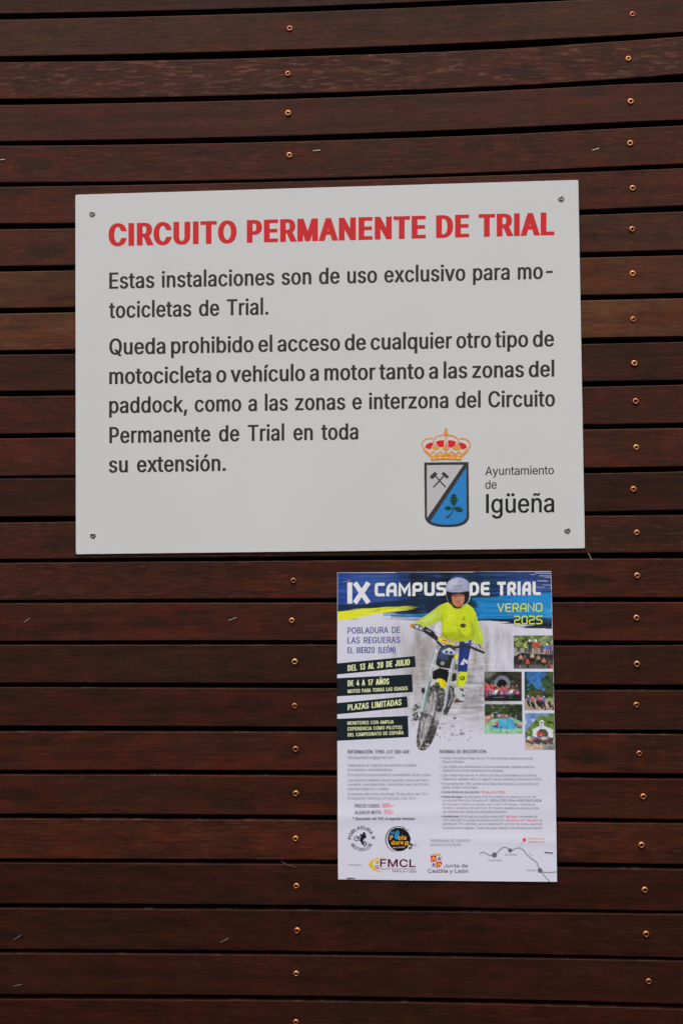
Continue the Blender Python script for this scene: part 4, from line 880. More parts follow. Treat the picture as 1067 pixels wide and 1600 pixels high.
c.blend(np.clip(np.exp(-((X - 648) / 20) ** 2 - ((Y - 1040) / 40) ** 2) * .6, 0, .6), (150, 142, 134))
c.blend(np.clip(np.exp(-((X - 730) / 42) ** 2 - ((Y - 1075) / 48) ** 2) * 1.6 * (c.noise(14, 5, 3) - .42), 0, .6), (120, 116, 120))
c.blend(np.clip(np.exp(-((X - 660) / 16) ** 2 - ((Y - 1005) / 36) ** 2) * 1.5 * (c.noise(5, 20, 3) - .3), 0, .7), (122, 114, 108))
streak = c.noise(60, 2.2, 3); wide = c.noise(40, 5, 2)
edge_y = np.interp(X, [526, 605, 664, 720, 754, 800, 863], [971, 958, 966, 972, 969, 977, 985]) + (streak - .5) * 16
ban = np.clip((edge_y - Y) / 1.2, 0, 1)
xr = (X - 527) / 336
navy = np.stack([np.interp(xr, [0, .12, .25, .38, .55, .72, .85, 1], v) for v in ([30, 44, 42, 22, 18, 24, 40, 42], [58, 72, 66, 36, 34, 44, 62, 60], [128, 138, 126, 66, 58, 78, 112, 112])], -1)
nv = np.clip((lin(navy) - .006) / LIT, .004, .95)
c.blend(ban, nv)
c.blend(ban * np.clip((streak - .5) * 3, 0, .5) * np.exp(-((Y - 915) / 30) ** 2), (70, 100, 165))
for x, w, col, al in ((648, 10, (16, 22, 30), .8), (672, 7, (24, 34, 60), .6), (700, 9, (14, 20, 26), .8), (735, 8, (18, 52, 58), .75), (748, 6, (20, 40, 70), .6), (762, 5, (16, 62, 66), .5), (630, 6, (28, 44, 84), .5)):
    wob = (c.noise(8, 20, 2) - .5) * 9
    c.blend(ban * np.clip(1.4 - np.abs(X - x + wob) / w, 0, 1) * al, col)
# cyan field on the right, ragged brush ends
cy = np.clip((X - 742 + (streak - .5) * 30) / 5, 0, 1) * np.clip((Y - np.interp(X, [740, 863], [931, 927]) - (wide - .5) * 10) / 3, 0, 1) * np.clip((968 + (streak - .5) * 6 - Y) / 2, 0, 1)
c.blend(ban * cy, (34, 128, 192)); c.blend(ban * cy * np.clip((streak - .55) * 4, 0, .6), (22, 84, 128))
c.blend(ban * np.clip((X - 835) / 20, 0, 1) * np.clip((Y - 940) / 10, 0, 1) * np.clip((streak - .45) * 4, 0, .7), (66, 160, 205))
dk = np.clip((Y - 966 - (streak - .5) * 6) / 2, 0, 1) * np.clip((X - 752 + (wide - .5) * 40) / 8, 0, 1)
c.blend(ban * dk, (24, 36, 52)); c.blend(ban * dk * np.clip((streak - .5) * 4, 0, .7), (60, 84, 100))
# left: dark sweep, yellow sweep, cyan streaks
def sweep(y0, y1, x0, x1, color, a=1.0, rag=5, fade=30):
    ya, yb = np.interp(X, *y0) + (streak - .5) * rag, np.interp(X, *y1) + (streak - .5) * rag
    c.blend(np.clip((Y - ya) / 1.0, 0, 1) * np.clip((yb - Y) / 1.0, 0, 1) * np.clip((X - x0) / 1, 0, 1) * np.clip((x1 - X + (wide - .5) * 50) / fade, 0, 1) * a, color)
xs_ = [527, 560, 600, 650, 690]
sweep((xs_, [943, 943, 940, 936, 934]), (xs_, [956, 953, 949, 946, 943]), 520, 700, (22, 42, 62), .95, 6)
sweep((xs_, [954, 952, 948, 944, 940]), (xs_, [971, 966, 958, 951, 946]), 520, 655, (212, 214, 44), 1, 5, 22)
sweep((xs_, [961, 958, 951, 945, 942]), (xs_, [964, 960, 953, 948, 944]), 575, 670, (44, 92, 50), .6, 6, 25)
sweep(([527, 600, 700], [974, 960, 953]), ([527, 600, 700], [974, 966, 966]), 598, 700, (60, 150, 200), .75, 16, 30)
sweep(([527, 600, 700], [974, 963, 960]), ([527, 600, 700], [974, 967, 968]), 610, 720, (20, 62, 110), .65, 14, 30)
for x, y, l, t in ((836, 892.5, 26, .8), (842, 896.6, 20, .7), (828, 894.6, 8, .5), (850, 899, 12, .5), (840, 904.5, 15, .9), (848, 911, 14, .6), (834, 914, 16, .5)):
    c.line([(x, y + 3), (x + l, y + 3.4)], t, (205, 210, 225), .5, .85)
rs = random.Random(5)
for k in range(110):
    a = rs.random()
    if a < .45: x, y = rs.gauss(655, 9), rs.gauss(1115, 16)
    elif a < .8: x, y = rs.gauss(712, 20), rs.gauss(1140, 10)
    else: x, y = rs.gauss(695, 22), rs.gauss(1125, 22)
    r = abs(rs.gauss(0, .9)) + .35
    if y < 1166: c.blob(x, y, r * rs.uniform(.8, 1.6), r, rs.choice(((60, 58, 58), (110, 108, 110), (150, 148, 152), (40, 38, 38))), .6, rs.uniform(.4, .95))
k = (X < np.interp(Y, [892, 985, 1080, 1180], [860.5, 862.7, 864.5, 866.8])) & (X > 527.3) & (Y > 894.6 + (892.4 - 894.6) * (X - 527) / 334 + .2)
touched = c.A > .004
c.build('banner_print', 2e-5, k & (touched | (Y < 1160)))

# the rider on the trial motorcycle
c = Canvas(620, 898, 762, 1174, .55, seed=9); X, Y = c.X, c.Y
K2 = zoomed(620, 890, 7.113); K3 = zoomed(620, 1020, 7.113)
grit = c.noise(2.2, 2.2, 3); coarse = c.noise(6, 9, 3)
def P2(P, col, soft=.5, a=1.0): c.poly(K2(*P), col, soft, a)
def P3(P, col, soft=.5, a=1.0): c.poly(K3(*P), col, soft, a)
def tex(mask_pts, dark, amt, K):
    m_ = c.mask(K(*mask_pts), .6); c.blend(m_ * np.clip((grit - .5) * amt, 0, 1), dark)
# rear wheel and frame
rear = [(600, 360), (640, 400), (640, 500), (600, 600), (560, 690), (515, 690), (510, 640), (540, 600), (520, 480), (560, 380)]
P3(rear, (62, 60, 62)); tex(rear, (120, 118, 120), 3, K3)
c.line(K3((598, 400), (612, 500), (570, 590)), 2.2, (140, 138, 140), .6)
# leg and boot
P2([(690, 795), (835, 775), (815, 890), (795, 1000), (782, 1120), (775, 1140), (668, 1140), (684, 960)], (38, 56, 122))
P2([(700, 800), (770, 790), (740, 900), (700, 1000)], (30, 44, 98), 1.2, .7); P2([(780, 800), (822, 785), (812, 850)], (66, 90, 150), .8, .8)
c.blob(*K2((770, 800))[0], 3.2, 2.2, (200, 205, 220)); c.blob(*K2((768, 800))[0], 1.4, 1.0, (38, 56, 122))
P3([(680, 60), (800, 40), (780, 130), (782, 212), (675, 205)], (36, 54, 120))
P3([(700, 132), (742, 62), (775, 88), (790, 70), (782, 128), (758, 112), (735, 136)], (205, 208, 222), .4); P3([(745, 90), (764, 110), (742, 120)], (50, 66, 130), .4)
P3([(680, 210), (790, 214), (772, 300), (742, 382), (652, 372), (664, 290)], (200, 212, 40)); P3([(680, 210), (704, 212), (680, 372), (652, 372), (664, 290)], (172, 184, 36), .8)
P3([(652, 376), (742, 384), (750, 440), (758, 515), (730, 545), (690, 528), (660, 505), (646, 440)], (178, 188, 186)); P3([(690, 392), (738, 400), (744, 430), (706, 420)], (70, 74, 78), .5); P3([(722, 450), (748, 470), (745, 500), (724, 480)], (60, 62, 66), .5)
P3([(660, 500), (700, 528), (752, 540), (752, 550), (640, 560), (620, 555)], (96, 66, 44), .7)
# sweater
arm_l = [(470, 395), (560, 360), (560, 470), (480, 560), (430, 605), (300, 640), (195, 608), (205, 578), (330, 500), (425, 430)]
torso = [(475, 392), (560, 358), (620, 405), (655, 432), (700, 428), (772, 372), (845, 422), (875, 490), (842, 620), (838, 772), (760, 795), (640, 795), (485, 752), (498, 640), (468, 555)]
arm_r = [(845, 422), (882, 490), (905, 590), (945, 690), (965, 780), (946, 852), (905, 822), (858, 822), (832, 770), (812, 620), (815, 500)]
for q, col in ((arm_l, (178, 196, 66)), (arm_r, (172, 192, 52)), (torso, (190, 204, 36))): P2(q, col)
P2([(470, 560), (500, 480), (515, 560), (505, 700), (488, 745)], (150, 168, 40), 2.2, .8); P2([(500, 700), (640, 690), (760, 740), (835, 690), (838, 772), (760, 795), (640, 795), (485, 752)], (152, 164, 30), 2.5, .75)
P2([(660, 600), (720, 700), (760, 760), (700, 770)], (140, 150, 26), 2.0, .6); P2([(812, 560), (842, 600), (860, 720), (840, 770), (826, 700)], (140, 158, 34), 1.6, .8)
P2([(560, 380), (640, 440), (620, 600), (560, 560)], (205, 216, 56), 2.5, .6); P2([(880, 520), (915, 640), (950, 760), (925, 800), (890, 640)], (196, 212, 70), 1.8, .6)
P2([(250, 575), (380, 500), (470, 450), (440, 520), (330, 590)], (196, 212, 110), 2.0, .6); P2([(560, 360), (625, 412), (662, 438), (735, 420), (772, 372), (700, 430)], (150, 160, 40), 1.0, .7)
c.blob(*K2((733, 622))[0], 4.7, 3.3, (44, 42, 28)); c.line(K2((708, 624), (758, 618)), .9, (120, 116, 70), .4, .8)
c.line(K2((722, 530), (748, 526), (752, 556), (722, 562)), .8, (96, 100, 34), .4, .8); c.line(K2((730, 548), (750, 540)), 1.2, (80, 84, 30), .4, .8)
# head and open-face helmet
shell = smooth_line([(538, 255), (536, 200), (552, 155), (585, 115), (630, 93), (690, 85), (748, 98), (795, 133), (820, 180), (826, 225), (818, 300), (795, 365), (775, 375), (700, 420), (600, 382), (560, 350)], 3, True)
P2(shell, (158, 160, 184)); P2([(560, 170), (600, 115), (680, 90), (660, 160), (590, 220)], (190, 192, 210), 2.5, .7); P2([(760, 110), (818, 180), (824, 230), (790, 230)], (128, 130, 156), 2.2, .7)
P2([(545, 236), (600, 252), (700, 252), (806, 238), (812, 300), (792, 352), (766, 378), (735, 392), (702, 432), (640, 428), (602, 386), (570, 362), (552, 306)], (28, 26, 32))
face = smooth_line([(614, 285), (680, 270), (742, 280), (746, 335), (730, 385), (696, 416), (660, 412), (626, 386), (611, 340)], 3, True)
P2(face, (178, 116, 90)); P2([(614, 276), (742, 272), (742, 292), (614, 296)], (66, 42, 36), 1.2, .8)
c.blob(*K2((650, 304))[0], 1.5, .7, (34, 22, 20), .6); c.blob(*K2((706, 302))[0], 1.5, .7, (34, 22, 20), .6)
P2([(690, 290), (742, 290), (744, 345), (728, 390), (705, 360)], (190, 130, 104), 1.6, .55); P2([(676, 300), (690, 300), (694, 338), (668, 338)], (184, 122, 96), .9, .8)
c.blob(*K2((682, 342))[0], 1.9, .5, (112, 62, 50), .7); c.line(K2((662, 368), (680, 363), (702, 368)), 1.2, (150, 62, 58), .4); c.blob(*K2((682, 398))[0], 3, 1.2, (140, 84, 64), .8, .6)
c.line(K2((618, 412), (660, 428), (705, 428)), 1.6, (40, 34, 34), .6)
c.line(K2((622, 180), (728, 184)), .8, (96, 98, 120), .4); c.line(K2((640, 206), (722, 208)), .7, (112, 114, 138), .4); c.line(K2((585, 238), (640, 225), (735, 226), (770, 236)), .9, (118, 120, 142), .5)
c.line(K2((812, 200), (822, 260), (800, 345)), 1.4, (200, 202, 216), .6)
# handlebar, gloves, levers
c.line(K2((165, 628), (300, 680), (440, 775)), 5.2, (44, 42, 44), .6); c.line(K2((170, 672), (260, 698), (330, 720)), 1.2, (170, 170, 172), .4)
c.blob(*K2((172, 622))[0], 3.6, 3.3, (176, 124, 40), .4); c.poly(K2((196, 600), (260, 612), (300, 650), (290, 690), (215, 664), (194, 640)), (96, 100, 116)); c.blob(*K2((222, 636))[0], 2.4, 2.6, (196, 198, 200), .5); c.blob(*K2((264, 654))[0], 1.6, 2.2, (202, 204, 210), .5)
c.line(K2((318, 655), (390, 700), (440, 760)), 6.5, (50, 46, 46), .8); c.line(K2((330, 672), (372, 690)), 1.2, (180, 178, 178), .5); c.blob(*K2((400, 716))[0], 3, 4, (34, 32, 34), .5)
P2([(412, 660), (430, 610), (490, 570), (498, 640), (486, 752), (460, 750), (425, 715)], (206, 202, 214), 1.0, .9)
P2([(455, 752), (520, 762), (645, 822), (640, 852), (560, 836), (455, 790)], (226, 196, 46)); P2([(505, 775), (560, 790), (556, 806), (500, 790)], (208, 96, 40), .5)
P2([(425, 770), (470, 800), (520, 850), (500, 880), (440, 820)], (56, 54, 58), .7); P2([(490, 810), (640, 842), (660, 880), (560, 850)], (110, 112, 124), .7)
c.line(K2((640, 868), (720, 850), (830, 866), (962, 922)), 4.6, (50, 48, 50), .6); c.line(K2((845, 890), (960, 934)), 1.1, (70, 68, 70), .4)
P2([(868, 822), (925, 828), (950, 872), (925, 892), (872, 872)], (132, 138, 152)); c.line(K2((885, 836), (912, 880)), 1.3, (220, 222, 228), .4); c.line(K2((905, 834), (930, 876)), 1.1, (60, 70, 110), .4); c.blob(*K2((838, 828))[0], 1.8, 1.4, (180, 40, 48), .5); c.blob(*K2((957, 884))[0], 2.4, 2.2, (198, 150, 48), .5)
c.line(K2((500, 700), (545, 745), (590, 820)), .8, (60, 58, 60), .4, .8); c.line(K2((420, 690), (500, 730)), .7, (90, 88, 90), .4, .7)
# head fairing with number plate and lamp
P2([(470, 880), (520, 840), (600, 838), (655, 895), (640, 960), (585, 1040), (600, 1067), (430, 1067), (440, 960)], (44, 46, 60))
P2([(478, 900), (540, 850), (600, 880), (560, 960), (480, 970)], (66, 84, 124), .9); P2([(496, 905), (585, 866), (655, 915), (600, 985), (545, 955)], (188, 192, 208)); P2([(528, 910), (560, 896), (572, 920), (540, 938)], (60, 66, 100), .5); P2([(590, 900), (628, 918), (606, 950), (580, 930)], (78, 82, 108), .5)
P2([(640, 960), (680, 920), (672, 990), (640, 1010)], (212, 200, 60), .6)
P3([(430, 40), (620, 20), (648, 70), (600, 180), (470, 165), (425, 110)], (40, 40, 46)); P3([(440, 20), (580, 10), (560, 90), (470, 70)], (58, 70, 100), 1.2); c.blob(*K3((505, 116))[0], 4.2, 3.8, (52, 58, 60), .3); c.blob(*K3((505, 116))[0], 3.2, 2.9, (132, 148, 140), .4)
P3([(640, 40), (684, 0), (676, 60), (644, 96)], (214, 204, 52), .6); P3([(500, 172), (560, 176), (556, 190), (500, 190)], (210, 205, 200), .5)
# front wheel
tyre = smooth_line([(420, 330), (480, 340), (532, 420), (530, 560), (490, 690), (452, 830), (400, 980), (330, 1075), (270, 1088), (222, 1050), (216, 950), (238, 800), (275, 650), (325, 480), (372, 370)], 3, True)
P3(tyre, (70, 68, 66)); m_ = c.mask(K3(*tyre), .6)
c.blend(m_ * np.clip((grit - .48) * 3.5, 0, .8), (142, 140, 138)); c.blend(m_ * np.clip((.44 - grit) * 5, 0, .9), (26, 25, 25))
hub = smooth_line([(432, 435), (440, 540), (400, 700), (350, 850), (290, 990), (255, 985), (248, 880), (285, 700), (335, 560), (385, 460)], 3, True)
P3(hub, (168, 164, 164), .8); m_ = c.mask(K3(*hub), .6)
c.blend(m_ * np.clip((c.noise(1.6, 9, 3) - .5) * 4, 0, .85), (80, 76, 74)); c.blend(m_ * np.clip((coarse - .55) * 4, 0, .8), (205, 202, 206))
for q in (((432, 460), (420, 660)), ((400, 480), (330, 900)), ((360, 540), (265, 930)), ((430, 520), (300, 760))): c.line(K3(*q), .8, (100, 96, 96), .4, .8)
P3([(430, 660), (505, 660), (480, 730), (440, 840), (405, 800)], (196, 192, 200), 1.6, .75)
P3([(400, 740), (470, 760), (430, 880), (350, 1030), (300, 1060), (330, 960)], (46, 44, 44), 1.6, .6)
c.blend(c.mask(K3((215, 1000), (380, 1000), (330, 1080), (240, 1075)), .8) * np.clip((grit - .5) * 6, 0, .9), (196, 192, 178))
# shadowed crown, mudguard, forks
P3([(395, 205), (470, 165), (580, 190), (575, 330), (540, 350), (420, 300), (390, 290)], (26, 25, 27), .7)
P3([(362, 372), (440, 296), (456, 312), (384, 372)], (186, 190, 188), .6)
P3(smooth_line([(432, 300), (470, 285), (520, 300), (556, 345), (560, 395), (520, 396), (484, 378), (462, 330)], 3, True), (228, 204, 34)); P3([(500, 300), (545, 335), (555, 390), (525, 380)], (236, 170, 30), 1.4, .8)
c.line(K2((452, 850), (425, 980), (405, 1060)), 5.0, (176, 178, 188), .6); c.line(K2((446, 850), (420, 980)), 1.4, (222, 224, 230), .5); c.blob(*K2((452, 860))[0], 4.2, 3.6, (150, 152, 160), .4)
c.line(K3((428, 20), (396, 140), (362, 290)), 4.6, (150, 156, 162), .6); c.line(K3((422, 20), (390, 140), (356, 290)), 1.2, (214, 218, 222), .5)
P3([(376, 120), (440, 138), (436, 168), (370, 150)], (196, 198, 200), .6)
c.line(K3((356, 300), (318, 470), (276, 655)), 7.4, (134, 150, 152), .6); c.line(K3((346, 300), (308, 470), (268, 650)), 2.2, (188, 200, 204), .7); P3([(330, 280), (392, 292), (384, 330), (326, 318)], (164, 172, 176), .6); c.line(K3((372, 320), (330, 490)), 1.4, (80, 86, 90), .6)
c.line(K3((630, 70), (600, 190), (572, 330), (536, 560)), 4.2, (150, 156, 162), .6); c.line(K3((624, 70), (594, 190), (566, 330), (530, 560)), 1.2, (206, 210, 216), .5); P3([(575, 180), (622, 190), (612, 220), (570, 210)], (190, 192, 198), .6); c.line(K3((560, 360), (530, 600)), 2.6, (176, 178, 186), .6)
P3([(640, 110), (676, 130), (668, 200), (628, 190)], (88, 96, 84), .8); P3([(600, 230), (660, 220), (664, 300), (610, 330)], (40, 38, 42), .8); P3([(604, 230), (616, 226), (612, 260), (602, 256)], (204, 210, 60), .4)
c.blob(*K3((290, 420))[0], 3.2, 5, (46, 40, 38), .5); P3([(262, 655), (340, 680), (396, 700), (380, 745), (300, 720), (256, 680)], (58, 58, 60), .7, .85); c.blob(*K3((355, 722))[0], 3, 2.6, (150, 150, 152), .5)
mud = np.exp(-((X - 649) / 7) ** 2 - ((Y - 1115) / 21) ** 2)
c.blend(np.clip((mud * 1.5 * (coarse * .4 + grit * .6) - .38) * 6, 0, 1), (54, 50, 46))
c.blend(np.clip((c.noise(2.4, 2.4, 2) - .62) * 8, 0, .9) * np.clip(mud * 2 - .6, 0, 1), (176, 172, 168))
c.build('rider_print', 9e-5, c.A > .5, .09)
A = Art(lambda P, l: paper_surf(P, l + 1.6e-4))
text_line(A, 'G', K3((700, 308))[0], K3((752, 304))[0], 6.6, (40, 42, 30), .26, .22)
A.build('boot_letter', PAPER_INK, poster)

# five small photographs
def figure(c, x, y, h, top, legs, skin=(170, 120, 96), helmet=None):
    w = h * .16
    c.line([(x - w * .4, y + h * .55), (x - w * .5, y + h)], w * .75, legs, .35); c.line([(x + w * .4, y + h * .55), (x + w * .5, y + h)], w * .75, legs, .35)
    c.poly([(x - w, y + h * .2), (x + w, y + h * .2), (x + w * .8, y + h * .6), (x - w * .8, y + h * .6)], top, .4)
    c.line([(x - w, y + h * .24), (x - w * 1.5, y + h * .52)], w * .55, top, .35); c.line([(x + w, y + h * .24), (x + w * 1.5, y + h * .52)], w * .55, top, .35)
    c.blob(x, y + h * .1, h * .085, h * .1, helmet or skin, .4)
ZP = zoomed(745, 980, 8)
def clip_right(c): return c.X < np.interp(c.Y, [985, 1080, 1180], [862.8, 864.6, 866.9])
PAL = [(196, 48, 52), (60, 84, 160), (210, 90, 130), (60, 60, 70), (230, 226, 224), (70, 150, 196), (90, 50, 110), (214, 190, 60)]
# 1 people on a stone wall by the river
c = Canvas(802.1, 992.9, 864.5, 1044.8, .55, (150, 146, 140), 11); X, Y = c.X, c.Y
c.blend((Y < 1012) * 1.0, (92, 112, 56)); c.blend((Y < 1013) * np.clip((c.noise(5, 4, 3) - .5) * 5, 0, 1), (44, 62, 30)); c.blend((Y < 1010) * np.clip((c.noise(6, 5, 2) - .6) * 6, 0, .8), (150, 166, 110))
c.blend(np.clip(Y - np.interp(X, [802, 812, 830, 864], [1023, 1019, 1021, 1022]), 0, 1), (40, 38, 34)); c.blend(np.clip(Y - 1028, 0, 1) * np.clip((c.noise(7, 8, 3) - .42) * 3, 0, .8), (74, 74, 66)); c.blend(np.clip((Y - 1037) / 4, 0, 1) * .7, (96, 100, 96))
c.poly(ZP((457, 330), (545, 318), (500, 345), (457, 370)), (150, 146, 136), .6)
for x, y, h, t, l, hm in ((520, 168, 135, (128, 150, 60), (50, 54, 70), None), (612, 172, 140, (170, 180, 60), (60, 60, 50), None), (660, 150, 165, (60, 62, 50), (40, 44, 40), (220, 220, 222)), (733, 152, 165, (200, 60, 48), (150, 110, 80), (222, 222, 224)), (808, 205, 115, (90, 80, 84), (60, 50, 60), None), (875, 200, 140, (80, 100, 170), (150, 60, 66), (220, 216, 220)), (925, 195, 150, (100, 80, 140), (60, 60, 90), None)):
    figure(c, *ZP((x, y))[0], h / 8, t, l, helmet=hm)
for x, y, t in ((545, 340, (180, 130, 104)), (600, 350, (96, 60, 70)), (690, 320, (206, 150, 120)), (632, 400, (206, 50, 42)), (832, 380, (170, 120, 90)), (900, 420, (130, 52, 50)), (765, 345, (150, 120, 100)), (930, 470, (196, 60, 60)), (540, 480, (60, 90, 120))):
    figure(c, *ZP((x, y))[0], 13, t, (34, 30, 30))
c.build('river_photo_print', 9e-5, clip_right(c), .32)
# 2 group in front of a tunnel arch
c = Canvas(756.3, 1049.4, 814.6, 1095.4, .55, (52, 50, 44), 12); X, Y = c.X, c.Y
c.blend(np.clip((c.noise(6, 6, 3) - .45) * 3, 0, .9), (24, 24, 22)); c.blend(np.clip((c.noise(9, 5, 3) - .55) * 4, 0, .7) * (Y < 1070), (86, 92, 66)); c.poly(ZP((90, 555), (240, 555), (150, 640), (90, 640)), (130, 128, 120), 2.5, .6)
c.poly(ZP((440, 560), (557, 560), (557, 800), (480, 760)), (60, 46, 26), 2.5, .6)
c.blob(*ZP((312, 725))[0], 12.6, 15.5, (112, 116, 132), .12); c.blob(*ZP((312, 735))[0], 8.6, 10.8, (22, 22, 26), .15); c.poly(ZP((210, 745), (415, 745), (415, 860), (210, 860)), (30, 30, 34), .8)
for k, x in enumerate(range(106, 520, 26)):
    figure(c, *ZP((x, 690 + (k * 37 % 5) * 9 + (30 if k > 4 else 0)))[0], 20 if k < 2 else 15.5, PAL[(k * 3) % 6] if k > 3 else PAL[(0, 0, 2, 0)[k]], PAL[(k * 5 + 3) % 8])
for k, x in enumerate(range(150, 520, 32)): figure(c, *ZP((x, 765 + (k % 3) * 8))[0], 13, PAL[(k * 5 + 1) % 6], (40, 40, 56))
c.poly(ZP((120, 860), (557, 830), (557, 923), (90, 923)), (30, 32, 32), 1.5, .8); c.line(ZP((210, 880), (330, 872)), .8, (120, 120, 124), .5)
c.build('tunnel_photo_print', 9e-5, None, .32)
# 3 riders under a blue sky
c = Canvas(819.1, 1049.4, 866.0, 1109.6, .55, (30, 100, 168), 13); X, Y = c.X, c.Y
c.blend(np.clip((Y - 1050) / 40, 0, 1) * .5, (60, 140, 200)); tn = c.noise(6, 7, 3)
c.blend(np.clip((X - 846 + (tn - .5) * 26 + np.clip(1062 - Y, 0, 20) * -.3) / 2, 0, 1) * (Y < 1090), (58, 84, 44)); c.blend(np.clip((Y - 1066 - np.abs(X - 829) * .9 + (tn - .5) * 26) / 2, 0, 1) * (X < 838), (40, 66, 50)); c.blend(np.clip((824 - X + (tn - .5) * 12) / 2, 0, 1), (34, 58, 44))
c.blend(np.clip((Y - 1077 + (tn - .5) * 6) / 2, 0, 1), (72, 78, 36)); c.blend(np.clip((c.noise(4, 4, 3) - .52) * 6, 0, .85) * ((Y > 1077) | (X > 846)), (26, 36, 22)); c.blend(np.clip((Y - 1090 + (tn - .5) * 5) / 2, 0, 1), (170, 146, 128)); c.blend(np.clip((Y - 1090) / 2, 0, 1) * np.clip((c.noise(9, 3, 3) - .5) * 3, 0, .6), (128, 106, 92))
for x, y, t, hm in ((640, 850, (70, 80, 140), (225, 225, 230)), (690, 865, (190, 96, 70), (210, 205, 205)), (755, 850, (56, 76, 150), None), (800, 880, (60, 76, 150), (220, 220, 226)), (830, 858, (90, 110, 170), (226, 226, 230)), (905, 865, (104, 176, 56), (80, 150, 50)), (775, 852, (190, 70, 56), None)):
    px, py = ZP((x, y))[0]; c.line([(px - 1.5, py + 10), (px + 1.6, py + 16)], 3.2, (32, 32, 36), .5); figure(c, px, py, 12.5, t, (44, 46, 60), helmet=hm)
for x, y in ((710, 985), (800, 975), (840, 1005), (940, 1000), (900, 970)): c.line([ZP((x, y - 30))[0], ZP((x + 10, y + 26))[0]], 2.2, (34, 32, 34), .5)
c.build('riders_photo_print', 9e-5, clip_right(c), .32)
# 4 swimming pool
c = Canvas(756.9, 1100.3, 815.6, 1146.2, .55, (60, 74, 42), 14); X, Y = c.X, c.Y
c.blend(np.clip((c.noise(7, 5, 3) - .47) * 5, 0, .9), (30, 40, 26)); c.blend(np.clip((c.noise(6, 5, 3) - .55) * 5, 0, .8) * (Y < 1118), (112, 134, 84)); c.poly(ZP((330, 1050), (565, 1010), (565, 1160), (360, 1130)), (42, 48, 30), 2, .7)
c.poly(ZP((95, 1200), (200, 1150), (420, 1120), (520, 1165), (566, 1190), (566, 1330), (95, 1330)), (136, 186, 150), .8); c.poly(ZP((95, 1130), (180, 1125), (120, 1200), (95, 1210)), (180, 150, 132), .8, .8)
c.poly(ZP((270, 1152), (400, 1128), (450, 1170), (520, 1262), (420, 1272), (180, 1272), (236, 1210)), (48, 156, 202), .7); c.poly(ZP((280, 1160), (395, 1140), (420, 1170), (260, 1200)), (84, 178, 214), 1.6, .6)
for x in range(250, 370, 17): figure(c, *ZP((x, 1085))[0], 7, PAL[(x * 7) % 8], (120, 96, 86))
for x, y, h in ((108, 1095, 13), (150, 1092, 11), (188, 1080, 9), (412, 1085, 8), (484, 1095, 7)): figure(c, *ZP((x, y))[0], h, (204, 160, 136) if x < 300 else PAL[x % 3], (180, 130, 110))
c.poly(ZP((190, 1070), (230, 1056), (272, 1070)), (96, 150, 190), .4); figure(c, *ZP((248, 1170))[0], 11, (190, 60, 66), (60, 40, 50)); c.blob(*ZP((215, 1240))[0], 2.4, 1.6, (40, 44, 50), .5); c.blob(*ZP((297, 1250))[0], 1.6, 1.2, (36, 70, 80), .5)
for x, y in ((490, 1215), (520, 1240), (550, 1230), (540, 1255)): c.blob(*ZP((x, y))[0], 2.6, 1.8, (120, 70, 66), .5); c.blob(*ZP((x + 6, y - 14))[0], 1.2, 1.2, (210, 170, 150), .5)
c.build('pool_photo_print', 9e-5, None, .32)
# 5 inflatable arch
c = Canvas(820.0, 1114.1, 868.0, 1171.9, .55, (96, 134, 190), 15); X, Y = c.X, c.Y
tn = c.noise(7, 7, 3); c.blend(np.clip((tn - .5) * 4, 0, .9) * (Y > 1124), (206, 212, 222)); c.blend(np.clip((Y - np.interp(X, [820, 832, 842, 868], [1140, 1130, 1118, 1112]) + (tn - .5) * 12) / 2, 0, 1), (104, 132, 52)); c.blend(np.clip((c.noise(4, 5, 3) - .5) * 6, 0, .9) * np.clip((Y - np.interp(X, [820, 832, 842, 868], [1140, 1130, 1118, 1112])) / 2, 0, 1), (42, 62, 28))
c.blend(np.clip((Y - 1152) / 2, 0, 1), (190, 166, 142)); c.blend(np.clip((Y - 1160 + (tn - .5) * 8) / 2, 0, 1) * (X > 846), (150, 146, 142))
arch = ZP((690, 1372), (690, 1280), (780, 1228), (778, 1175), (800, 1158), (824, 1160), (836, 1180), (834, 1228), (945, 1278), (950, 1372)); c.poly(arch, (196, 202, 212), .5)
c.poly(ZP((745, 1372), (750, 1310), (785, 1272), (850, 1272), (885, 1310), (890, 1372)), (74, 70, 62), .6); c.poly(ZP((745, 1312), (820, 1318), (838, 1345), (745, 1350)), (208, 56, 36), .6); c.blob(*ZP((806, 1192))[0], 1.6, 1.3, (60, 60, 66), .5)
for k, x in enumerate(range(620, 950, 22)): figure(c, *ZP((x, 1345 + (k * 29 % 4) * 10))[0], 11, PAL[(k * 3 + 1) % 8], (44, 44, 52), helmet=(212, 210, 214) if k % 3 else None)
for k, x in enumerate(range(700, 950, 26)): c.line([ZP((x, 1415))[0], ZP((x + 8, 1455))[0]], 1.8, (54, 52, 54), .5, .9)
c.poly(ZP((800, 1535), (870, 1490), (970, 1440), (970, 1535)), (126, 122, 120), 1.5, .7); c.build('arch_photo_print', 9e-5, clip_right(c) & (c.Y < 1171.6), .32)

# ---- lettering of the poster
WH, LIME, BLUE = (226, 224, 236), (202, 208, 66), (56, 62, 138)
A = Art(lambda P, l: paper_surf(P, l + 1.0e-4))
square_line(A, 'IX', (542.7, 943.0), (577.4, 942.6), 33.0, 7.6, WH, .07)
square_line(A, 'CAMPUS', (585.4, 932.0), (696.8, 930.8), 21.4, 4.8, WH, .11)
A.build('title_lettering', PAPER_INK, poster); A = Art(lambda P, l: paper_surf(P, l + 1.0e-4))
square_line(A, 'DE', (733.2, 930.7), (764.6, 930.4), 21.4, 4.8, WH, .11)
square_line(A, 'TRIAL', (776.6, 930.3), (844.4, 930.0), 21.4, 4.8, WH, .11)
